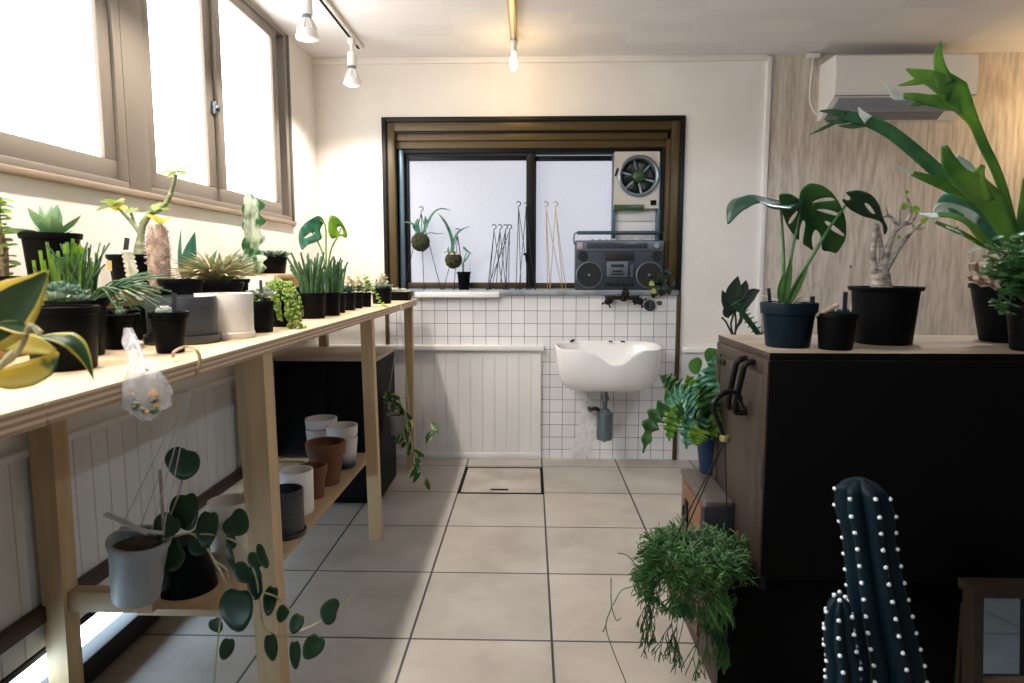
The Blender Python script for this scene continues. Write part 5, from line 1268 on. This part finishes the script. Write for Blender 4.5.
kokedama('right pale topped moss ball with drooping fronds beside the small black pot', 453.5, 260, 8.6, 3.96, [([(452,255),(453,244),(459,232),(470,226)],.012), ([(452,254),(452,240),(446,224),(438,213)],.010), ([(455,256),(448,252),(443,253)],.007), ([(450,254),(448,250),(449,246)],.006)], ('moss','coir'), 72, (457.5,236))
c = pt(464,289,3.965); c.z = 1.03
r, s = planter('black_sill_pot', 'small black pot with a thin green shoot on the window sill', 'potted plant', c, .040,.031,.108, 'black', lip=.003)
m = MB(); P = pxpath([(463,272),(464,260),(468,250)], 3.965, 4); m.tube(P, [.006,.003,.002], 6); m.blade(pxpath([(463,247),(467,251),(472,254)],3.965,4), [.003,.010,.010,.008,.008,.006,.004,.003,.001], (0,-.6,1), .2, 4); m.blade(pxpath([(464,262),(468,257),(470,252)],3.965,4), [.003,.006,.006,.005,.005,.004,.004,.003,.001], (0,-1,.2), .2, 4); m.build('shoot', M['leaf_teal'], r)
m = MB(); m.tube(pxpath([(470,272),(470,263)],3.965,2), .001, 4); m.build('stick', M['wire'], r)
# shaded trailing plant right of the radio
c = V((.775,3.905,1.03)); c = pt(658,289,3.955); c.z = 1.03
r, s = planter('dark_sill_plant', 'dark leafy plant with two yellow leaves before the right radio speaker', 'potted plant', c, .038,.030,.045, 'black')
m = MB(); m2 = MB(); R_ = random.Random(73)
for i in range(52):
    q = pt(R_.gauss(660,5.5), R_.gauss(282,6), 3.94+R_.uniform(-.03,.02))
    if q.x > .85: q.x = .84
    if q.z < 1.05: q.y = min(q.y, 3.905)
    disc_leaf(m, q, R_.uniform(.012,.02), R_.uniform(.012,.02), R_.uniform(-2,2), (R_.uniform(-.5,.5),-1,R_.uniform(0,.8)), .2, .2)
for x, y in ((652,283.5),(654,291)): disc_leaf(m2, pt(x,y,3.895), .017, .015, 1.2, (0,-1,.4), .2, .2)
m.build('leaves', plain('recess_shaded_leaf', (.006,.018,.009,1), .5), r); m2.build('yellow_leaves', leafy('lime_leaf', (.34,.42,.05,1), (.5,.55,.12,1), 20), r)  # shade of the window recess put into the dark leaf colour

# ================================================================== PLANTS ON THE CHEST
ZC2 = .951
c = on(787,349,ZC2,.060); rt = sz(51,c)*.5
r, s = planter('potted_monstera', 'monstera with big split leaves in a dark teal pot on the chest', 'potted plant', c, rt, rt*.82, .118, 'navy_pot', lip=.005, lh=.03)
Ym = c.y
m = MB()
for L__, w in (([(783,303),(783.5,275),(783.6,252),(782,225),(780.5,202)], (.0065,.004,.003)), ([(785,303),(788,278),(792,252),(797,228),(801,206)], (.006,.004,.003)), ([(788,304),(796,284),(806,267),(830,227),(850,200)], (.0075,.005,.003))):
    m.tube(pxpath(L__, Ym, 5), list(w), 9)
m.build('petioles', leafy('pale_green_petiole', (.04,.15,.06,1), (.09,.24,.10,1), 10, .45, .1), r)
m = MB()
for L__ in ([(784,302),(787,285),(789,270),(791,258)], [(789,303),(799,282),(808,265)], [(781,303),(780,290),(783,275)]): m.blade(pxpath(L__, Ym-.012, 4), [.008,.010,.008,.002], (0,-1,0), .5, 4)
m.build('sheaths', M['leaf'], r)
zz = lambda L: [(715+x/4.88, 170+y/4.88) for x, y in L]
big = zz([(425,165),(412,130),(425,92),(462,66),(515,72),(565,104),(602,152),(627,205),(640,262),(638,330),(618,372),(592,405),(560,398),(524,390),(521,350),(511,312),(492,292),(478,308),(472,345),(478,392),(452,375),(430,358),(436,300),(440,262),(432,245),(420,262),(412,300),(408,342),(380,312),(352,268),(334,225),(322,175),(312,128),(330,112),(372,118),(405,140)])
holes = [zz(h) for h in ([(474,160),(510,140),(560,134),(586,146),(560,150),(515,154)], [(498,196),(520,190),(570,198),(612,218),(600,224),(550,212)], [(536,254),(550,250),(590,278),(632,318),(615,318),(570,292)], [(358,262),(366,235),(392,206),(404,200),(396,224),(374,256)])]
m = MB(); outline_leaf(m, big, holes, lambda x, y: pt(x, y, Ym+.02+.0006*(x-812)+.0009*(y-215)-abs((x-801)*.80-(y-204)*.57)*.0012), 4); m.build('leaf', M['leaf'], r, solid=.001)
rl = zz([(640,108),(700,99),(758,118),(798,165),(820,232),(842,285),(826,316),(815,262),(785,243),(722,226),(660,193),(628,160),(622,140),(650,148),(662,135)])
m = MB(); outline_leaf(m, rl, [zz([(728,164),(752,168),(782,212),(760,207)])], lambda x, y: pt(x, y, Ym-.03+.0015*(x-860)), 4); m.build('leaf', M['leaf_dk'], r, solid=.001)
m = MB(); m.blade(pxpath([(809,195,.02),(797,199,.01),(782,201),(764,197,-.02),(748,195,-.035),(735,204,-.045),(728,224,-.05)], Ym, 5), [.006,.030,.052,.056,.048,.032,.003], (-.12,-.30,1), -.35, 6, 0, .06, 3); m.build('leaf', leafy('glossy_dark_leaf', (.014,.06,.035,1), (.03,.10,.06,1), 10, .28, .25), r, solid=.001)
m = MB(); R_ = random.Random(80)
for i in range(16):
    az = R_.uniform(0,2*PI); l = R_.uniform(.05,.13); d = dirv(az, R_.uniform(.1,.75)); m.tube([s, s+d*l*.5+V((0,0,.004)), s+d*l], [.0016,.0009], 4)
m.build('dry_roots', M['dry'], r)
marker(r, s+V((.04,-.05,0)), .03, .012); marker(r, s+V((-.055,-.02,0)), .05, .009, (-.008,0))

c = on(835,351,ZC2,.042); rt = sz(37,c)*.5
r, s = planter('low_black_pot', 'small black pot of short dark growth beside the monstera', 'potted plant', c, rt, rt*.85, .094, 'black', lip=.003, fill=.93)
m = MB(); R_ = random.Random(81)
for i in range(120):
    a = R_.uniform(0,2*PI); q = rt*.85*math.sqrt(R_.random()); b0 = s+V((math.cos(a)*q, math.sin(a)*q, 0)); m.tube([b0, b0+V((R_.uniform(-.006,.006),R_.uniform(-.006,.006),R_.uniform(.006,.018)))], [.0018,.0006], 4)
m.build('moss_growth', M['leaf_dk'], r)
m = MB(); m.tube(catmull([s+V((-.05,0,0)), s+V((-.03,-.03,.02)), s+V((-.015,-.035,.03))], 4), .006, 8); m.build('dark_stub', M['bark_br'], r); marker(r, s+V((.0,-.04,0)), .062, .011)

c = on(882,346,ZC2,.07); rt = sz(64,c)*.5
r, s = planter('caudex_tree', 'bare grey branching caudex in a wide rimmed black pot on the chest', 'potted plant', c, rt-.004, rt*.82, .158, 'black', lip=.010, lh=.012)
Yc = c.y
m = MB()
m.tube(pxpath([(881,293),(881,284),(881,275),(882,268)], Yc, 4), [.030,.027,.023,.016], 14)
for L__, w in (([(876,274),(873,258),(874,240),(877,224)], (.012,.008,.0075,.006)), ([(879,272),(882,255),(880,240),(878,226)], (.010,.007,.006,.004)), ([(882,272),(887,252),(893,235),(899,227)], (.012,.009,.007,.006)), ([(884,272),(894,255),(906,238),(916,227),(924,220)], (.011,.008,.006,.005,.004)),
               ([(898,228),(893,219),(888,215),(886,209)], (.006,.004,.003)), ([(899,227),(907,221),(911,212),(908,200),(905,195)], (.006,.005,.004,.003)), ([(902,225),(912,222),(917,212)], (.005,.004,.003)), ([(914,228),(920,229),(925,227)], (.004,.003,.002)), ([(914,229),(913,222),(916,216)], (.004,.003,.002)), ([(888,216),(883,217),(880,218)], (.003,.0025,.002)), ([(887,213),(886,206)], (.003,.002)), ([(900,224),(899,213),(901,207)], (.004,.003))):
    m.tube(pxpath(L__, Yc, 5), list(w), 9)
R_ = random.Random(82)
m.build('trunk', M['bark'], r)
m = MB()
for x, y, a in ((905,206,5),(916,209,5.5),(907,192,3),(899,237,3),(923,221,4),(926,219,3)): q = pt(x,y,Yc-.01); disc_leaf(m, q, sz(a*.7,q), sz(a*.7,q), .5, (0,-1,.3), .1, .2)
m.build('leaves', M['leaf_br'], r)

# staghorn fern
c = V((1.375,1.90,ZC2)); c = on(1006,344,ZC2,.066)
r, s = planter('staghorn_fern', 'large staghorn fern with antler fronds in a black pot at the right', 'potted plant', c, .098,.066,.165, 'black', lip=.004)
Ys = c.y
def frond(parts, dY=0.0, mat='leaf_stag', up=(-.25,-1,.25), fold=.18):
    m = MB()
    for L__, w in parts:
        P = pxpath([(p[0], p[1], dY+(p[2] if len(p) > 2 else 0)) for p in L__], Ys, 5); k = sz(1, P[0])
        m.blade(P, [x*k for x in interp(w, len(P))], up, fold, 4)
    return m.build('frond', M[mat], r, solid=.002)
frond([([(1015,262),(1014,235),(1005,197),(995,169),(984,147),(974,124),(966,111),(953,93),(941,78)], [4,4,4.2,4.6,4.8,5,8,14,8]),
       ([(945,85),(940,70),(938,55),(941,41)], [9,6,4,.5]), ([(952,92),(932,80),(918,75),(906,69)], [12,9,6,.8]), ([(925,80),(912,83),(898,85.5)], [4.5,3,.6]),
       ([(960,104),(945,103),(930,101),(914,97),(903,96)], [10,7,6,4,3]), ([(925,101),(916,104),(909,106.5)], [4,2.5,.5])], -.06)
frond([([(905,97),(896,96),(891,89),(884.5,83)], [4,4.5,2.5,.5])], -.06, 'leaf_fur')
frond([([(1012,245),(998,225),(986,214),(966,196),(949,182),(934,169),(917,154),(892,134),(870,122),(850,117),(838,114)], [4,5.5,6,6.5,7,7.2,7,6.8,6.6,5.5,4]), ([(846,116),(833,112),(820,111)], [4,3,.6]), ([(850,119),(838,122),(826,121)], [4,2.5,.6]), ([(836,122),(822,129),(810,134.5)], [2,1.6,.4]), ([(868,122),(852,126),(839,126)], [5,3,.6])], -.02, 'leaf_stag_blue')
frond([([(868,120),(862,114),(858.5,107.5)], [5,3,.5])], -.025, 'leaf_fur')
frond([([(1010,245),(1003,225),(992,205),(975,190),(958,177),(949,163),(944,146)], [7,9,13,14,10,7.5,3]), ([(984,203),(979,188),(978,177),(983,165)], [9,8,6,2]), ([(975,196),(955,190),(940,184),(925,178),(911,173)], [10,7,5.5,4.5,2.5])], -.09, up=(-.3,-1,.35))
frond([([(913,173.5),(904,170),(896,165.5)], [2.6,1.8,.4])], -.09, 'leaf_fur')
frond([([(1000,222),(986,202),(972,183),(962,168),(955,156)], [7,9,11,9,3])], -.03, 'leaf_fur', up=(-.2,-1,.5))
frond([([(1008,258),(991,248),(978,236),(966,223),(950,216),(936,215)], [6,8,9,7,5,4]), ([(998,250),(980,244),(962,234),(948,228),(934,222)], [6,6,5,4.5,3])], -.11, up=(0,-.7,.9))
frond([([(938,216),(930,216),(920,214)], [3.5,4,1]), ([(962,234),(953,232),(946,227)], [4,5,1])], -.115, 'leaf_fur', up=(0,-.7,.9))
frond([([(1005,245),(980,222),(962,210),(948,204),(938,209)], [6,13,13,12,5])], .05, 'leaf_teal', up=(.2,-1,.2))
frond([([(978,222),(960,213),(942,208),(934,212)], [7,7,6,2])], .045, 'leaf_fur', up=(.2,-1,.2))
frond([([(1008,260),(995,253),(980,247),(968,254)], [5,5,3.5,.8])], -.12, 'leaf_fur', up=(0,-.6,1))
frond([([(1016,262),(1021,235),(1025,205),(1026,178)], [5,6,6,3])], -.05)
frond([([(1013,262),(1019,240),(1030,215),(1048,190),(1062,170)], [5,7,8,7,3]), ], .0)
m = MB(); m.blade(pxpath([(1000,285),(988,276),(975,271),(967,266)], Ys-.06, 4), [.03,.035,.03,.012], (0,-.8,.6), .3, 4, 0, .2, 3); m.blade(pxpath([(1000,288),(985,284),(972,281),(966,276)], Ys-.07, 4), [.02,.022,.02,.004], (0,-.6,.9), .2, 4, 0, .2, 3); m.build('dry_shield', noisy('papery_brown_shield', (.30,.19,.11,1), (.62,.48,.36,1), 18, .85), r, solid=.002)

c = on(1033,353,ZC2,.052)
r, s = planter('leafy_pot_plant', 'small glossy leafed bush in a black pot at the right frame edge', 'potted plant', c, .064,.050,.115, 'black', lip=.004)
m = MB(); m2 = MB(); R_ = random.Random(85)
for i in range(26):
    e = (R_.uniform(985,1045), R_.uniform(228,285)); P = pxpath([(1030,306),(1022+R_.uniform(-8,8),285),(e[0],e[1])], c.y-R_.uniform(0,.05), 4); m2.tube(P, .0013, 5); leaf_sprig(m, P, 14, .036, .0095, R_, .4, OV, .25, .3)
for i in range(5):
    P = pxpath([(1028,305),(1010+R_.uniform(-6,6),290),(1003+R_.uniform(-6,8),302),(1004+R_.uniform(-5,8),314)], c.y-.06, 4); m2.tube(P, .0012, 5); leaf_sprig(m, P, 9, .026, .0065, R_, .2, OV, .25, .3)
m.build('leaves', leafy('glossy_small_leaf', (.035,.12,.04,1), (.14,.28,.11,1), 30, .3, .3), r); m2.build('stems', M['leaf'], r)

# dark plant standing behind the chest
c = V((.82,2.42,0)); r = thing('dark_branching_plant', 'dark branching plant with toothed stem rising behind the left chest corner', 'potted plant', c)
pot(r, c, .12,.09,.30,'black')
Yk = 2.42
m = MB()
m.tube(pxpath([(738,470),(737,400),(735,345),(733,334)], Yk, 4), [.012,.010,.006,.004], 8)
for L__ in ([(733,336),(729,328),(726,322),(722.5,318)], [(733,335),(731,325),(733,316),(736,308)], [(734,335),(738,325),(741,315),(740,305)], [(738,326),(741,322),(743,316)], [(735,336),(736,322),(735,312)]): m.tube(pxpath(L__, Yk, 4), .0035, 6); m.ball(pt(L__[-1][0], L__[-1][1], Yk), .005, 1)
m.build('stems', plain('dark_stem', (.02,.022,.02,1), .7), r)
m = MB(); P = pxpath([(764,345),(757,332),(748,320),(741,311),(735,303)], Yk-.02, 5)
m.tube(P, .010, 8)
for i in range(2, len(P), 2): m.tube([P[i], P[i]+V((.022,0,.012))], [.006,.001], 6); m.tube([P[i], P[i]+V((-.014,0,-.012))], [.005,.001], 6)
m.tube(pxpath([(740,470),(752,400),(762,348)], Yk-.02, 4), .010, 8)
m.build('toothed_stem', M['leaf_dk'], r)
m = MB(); R_ = random.Random(86)
for L__, w in (([(735,306),(733,297),(735,287),(738,276)], .030), ([(735,308),(738,298),(744,288),(746,280)], .022), ([(731,316),(728,306),(725,298),(722,290)], .020), ([(732,314),(733,305),(734,298)], .022), ([(740,308),(746,300),(753,293),(760,290)], .022), ([(738,312),(744,306),(752,302)], .015), ([(729,318),(726,312),(727,303)], .014)):
    m.blade(pxpath(L__, Yk-.01, 4), [x*w for x in interp(OV, 4*(len(L__)-1)+1)], (0,-1,.2), .15, 4)
m.build('leaves', plain('very_dark_leaf', (.012,.028,.018,1), .5), r)

# blue star fern on the step of the chest
c = on(707,470,.49,.036); rt = .052; c.x = max(c.x, .575); c.y = 2.135
r, s = planter('blue_star_fern', 'wavy blue green fern in a blue pot on the step of the chest', 'potted plant', c, .056,.040,.135, 'blue_pot', lip=.003)
def lobed(L__, w, Y, mat, up, seed, lob=7):
    R_ = random.Random(seed); P = pxpath(L__, Y, 16); n = len(P); W = []
    for i in range(n):
        t = i/(n-1); e = (.25+.75*min(1,t/.3))*(1 if t < .7 else max(.08, 1-((t-.7)/.3)**1.6*.95))
        W.append(w*e*(.74+.26*math.sin(t*lob*2*PI+1)))
    m = MB(); m.blade(P, W, up, .12, 8, 0, .30, lob); return m.build('frond', M[mat], r, solid=.0008)
b0 = (705,432)
FR = [([b0,(697,418),(682,395),(670,383),(660,376)],.040,-.02,'leaf',(-.1,-1,.5)), ([b0,(690,412),(668,408),(652,422),(643,453)],.034,-.06,'leaf',(-.1,-1,.3)), ([b0,(694,414),(680,412),(672,424),(669,441)],.034,-.09,'leaf_br',(-.1,-1,.3)),
      ([b0,(704,410),(697,418),(690,432),(686,449)],.042,-.10,'leaf_fern',(0,-1,.2)), ([b0,(702,405),(694,390),(687,375)],.044,.0,'leaf_br',(0,-1,.4)), ([b0,(708,405),(712,380),(715,356)],.050,-.02,'leaf_fern',(0,-1,.2)),
      ([b0,(700,412),(690,398),(678,398),(668,406)],.042,-.07,'leaf_fern',(0,-1,.4)), ([b0,(706,408),(704,388),(699,374)],.050,-.05,'leaf_fern',(0,-1,.3)), ([b0,(700,418),(692,408),(684,412),(679,424)],.038,-.10,'leaf',(0,-1,.4)), ([b0,(710,415),(714,400),(717,380)],.044,-.08,'leaf_fern',(0,-1,.3)),
      ([b0,(704,420),(698,410),(690,402),(680,396)],.044,-.11,'leaf_fern',(0,-1,.4)), ([b0,(707,422),(708,408),(705,394),(699,386)],.046,-.12,'leaf',(0,-1,.3)), ([b0,(711,424),(714,418),(716,426),(712,440)],.034,-.10,'leaf_br',(0,-1,.3)), ([b0,(698,424),(688,420),(678,410),(672,396)],.040,-.05,'leaf',(0,-1,.3)), ([b0,(702,426),(700,430),(697,438),(696,446)],.034,-.12,'leaf_br',(0,-1,.3))]
for i, (L__, w, dy, mt, up) in enumerate(FR): lobed([(p[0],p[1],dy*min(1,k/2)) for k, p in enumerate(L__)], w, c.y, mt, up, i, 9 if i % 2 else 11)
m = MB(); R_ = random.Random(87)
for x, y, a, b, rot in ((696,366,9,6,1.9),(712,355,8,8,.2),(668,399,7,3,1.5)): q = pt(x,y,c.y+.02); disc_leaf(m, q, sz(a,q), sz(b,q), rot, (0,-1,.3), .1, .15)
m.build('round_leaves', M['leaf'], r)
m = MB()
for e in ((697,368),(712,360),(670,399)): m.tube(pxpath([b0,(703,400),e], c.y+.02, 5), .0016, 5)
m.build('stalks', M['leaf'], r)

# hanging mistletoe cactus on the handle of the chest
pc = V((.440,1.70,.288))
r = thing('hanging_mistletoe_cactus', 'bushy hanging plant of thin green stems hooked on the chest handle', 'hanging planter', pc)
Yq = 1.74
m = MB(); m.tube(catmull([pt(738,402,1.765), pt(741,398,1.775), pt(734,392,1.76), pt(724,393,1.745), pt(715,401,1.735), pt(714,410,1.735), pt(719,424,1.735), pt(724,437,1.735)], 6), [.004,.005,.0065,.0075,.0075,.0075,.006,.005], 10); m.tube(pxpath([(739,399),(744,408),(747,407)], 1.75, 4), .005, 8); m.build('hook', M['iron'], r)
m = MB(); q = pt(725,438,1.735); m.lathe([(0,-.008),(.014,-.008),(.015,.0),(.013,.008),(0,.008)], 16, q); m.build('ring', plain('brass_ring', (.30,.27,.10,1), .4, .6), r)
pot(r, pc, .088,.066,.11,'bark_br', lip=.004, soil='soil')
m = MB(); zr = pc.z+.108
for e in ((pc.x-.085,pc.y-.02,zr),(pc.x-.02,pc.y+.085,zr),(pc.x+.085,pc.y-.01,zr)): m.tube([q-V((0,0,.006)), V(e)], .0017, 6)
m.build('cords', M['iron'], r)
m = MB(); R_ = random.Random(90); cc = pc+V((0,0,.105))
def twig(p, d, l, depth, droop):
    q = p+d*l
    if q.x > .50 and q.z < .36: q.x = .50-R_.uniform(0,.01)
    if q.x > .585: q.x = .585
    if q.z < .012: q.z = .012+R_.uniform(0,.01)
    mid = p.lerp(q, .5)+V((R_.uniform(-.002,.002),R_.uniform(-.002,.002),.001)); m.tube([p, mid, q], [.0016,.0015,.0011], 3, False)
    if depth:
        for k in range(R_.choice((1,2,2,3))):
            a = R_.uniform(0,2*PI); w_ = (d+V((math.cos(a)*.8, math.sin(a)*.8, R_.uniform(-.7,.6)-droop))).normalized(); twig(q, w_, l*R_.uniform(.7,1.0), depth-1, droop)
for i in range(380):
    az = R_.uniform(0,2*PI); q_ = .085*math.sqrt(R_.random()); b0_ = cc+V((math.cos(az)*q_, math.sin(az)*q_, -.01)); el = R_.uniform(-.5,1.2)
    twig(b0_, dirv(az+R_.uniform(-.8,.8), el), R_.uniform(.022,.033), 3, .18)
for i in range(150):
    az = R_.uniform(0,2*PI); b0_ = cc+V((math.cos(az)*.10, math.sin(az)*.10, -.03)); twig(b0_, dirv(az, -.6), R_.uniform(.024,.034), 3, .5)
for i in range(44):         # sparse hanging strands
    az = R_.uniform(0,2*PI); b0_ = cc+V((math.cos(az)*.11, math.sin(az)*.11, -.10)); twig(b0_, dirv(az, -1.2), R_.uniform(.030,.042), 4, 1.1)
m.build('stems', M['leaf_rhip'], r)
m = MB()
for L__ in ([(640,570),(628,556),(618,553)], [(642,585),(622,590),(612,605),(611,578)], [(611,605),(616,620),(621,618)], [(612,606),(606,625),(611,645),(626,683)], [(606,625),(603,632)]): m.tube(pxpath(L__, 1.66, 5), .0014, 5)
m.build('stray_stems', M['leaf_rhip'], r)

# ================================================================== CACTUS IN THE FOREGROUND
c = V((.565,1.16,0)); Yt = 1.16
r = thing('columnar_cactus', 'dark blue green ribbed cactus with white dots standing before the chest', 'cactus', c)
pot(r, c, .125,.10,.24,'black', lip=.008)
def ribbed(P, R0, ribs, name, twist=0.0, top=.1):
    P = catmull(P, 8); n = len(P); K = ribs*6; vs = []; ar = MB(); tot = n-1
    Rs = []
    for i in range(n):
        t = i/tot; Rs.append(R0[int(t*(len(R0)-1))]*(1-(t*(len(R0)-1)) % 1)+R0[min(len(R0)-1,int(t*(len(R0)-1))+1)]*((t*(len(R0)-1)) % 1))
    for i, p in enumerate(P):
        for k in range(K):
            a = 2*PI*k/K+twist; w = 1-.34*(1-abs(math.cos(a*ribs/2-twist*ribs/2)))**.8
            vs.append(p+V((math.cos(a)*Rs[i]*w, math.sin(a)*Rs[i]*w, 0)))
    m = MB(); m.add(vs, [(i*K+k,i*K+(k+1) % K,(i+1)*K+(k+1) % K,(i+1)*K+k) for i in range(n-1) for k in range(K)]+[list(range((n-1)*K,n*K))]); m.m = 1; ar = m
    L_ = 0; nxt = .01
    for i in range(n-1):
        seg = (P[i+1]-P[i]).length
        while nxt < L_+seg:
            f = (nxt-L_)/seg; p = P[i].lerp(P[i+1], f); rr = Rs[i]*(1-f)+Rs[i+1]*f
            for k in range(ribs): a = 2*PI*k/ribs+twist; ar.ball(p+V((math.cos(a)*rr, math.sin(a)*rr, .006*(k % 2))), .0042, 1)
            nxt += .031
        L_ += seg
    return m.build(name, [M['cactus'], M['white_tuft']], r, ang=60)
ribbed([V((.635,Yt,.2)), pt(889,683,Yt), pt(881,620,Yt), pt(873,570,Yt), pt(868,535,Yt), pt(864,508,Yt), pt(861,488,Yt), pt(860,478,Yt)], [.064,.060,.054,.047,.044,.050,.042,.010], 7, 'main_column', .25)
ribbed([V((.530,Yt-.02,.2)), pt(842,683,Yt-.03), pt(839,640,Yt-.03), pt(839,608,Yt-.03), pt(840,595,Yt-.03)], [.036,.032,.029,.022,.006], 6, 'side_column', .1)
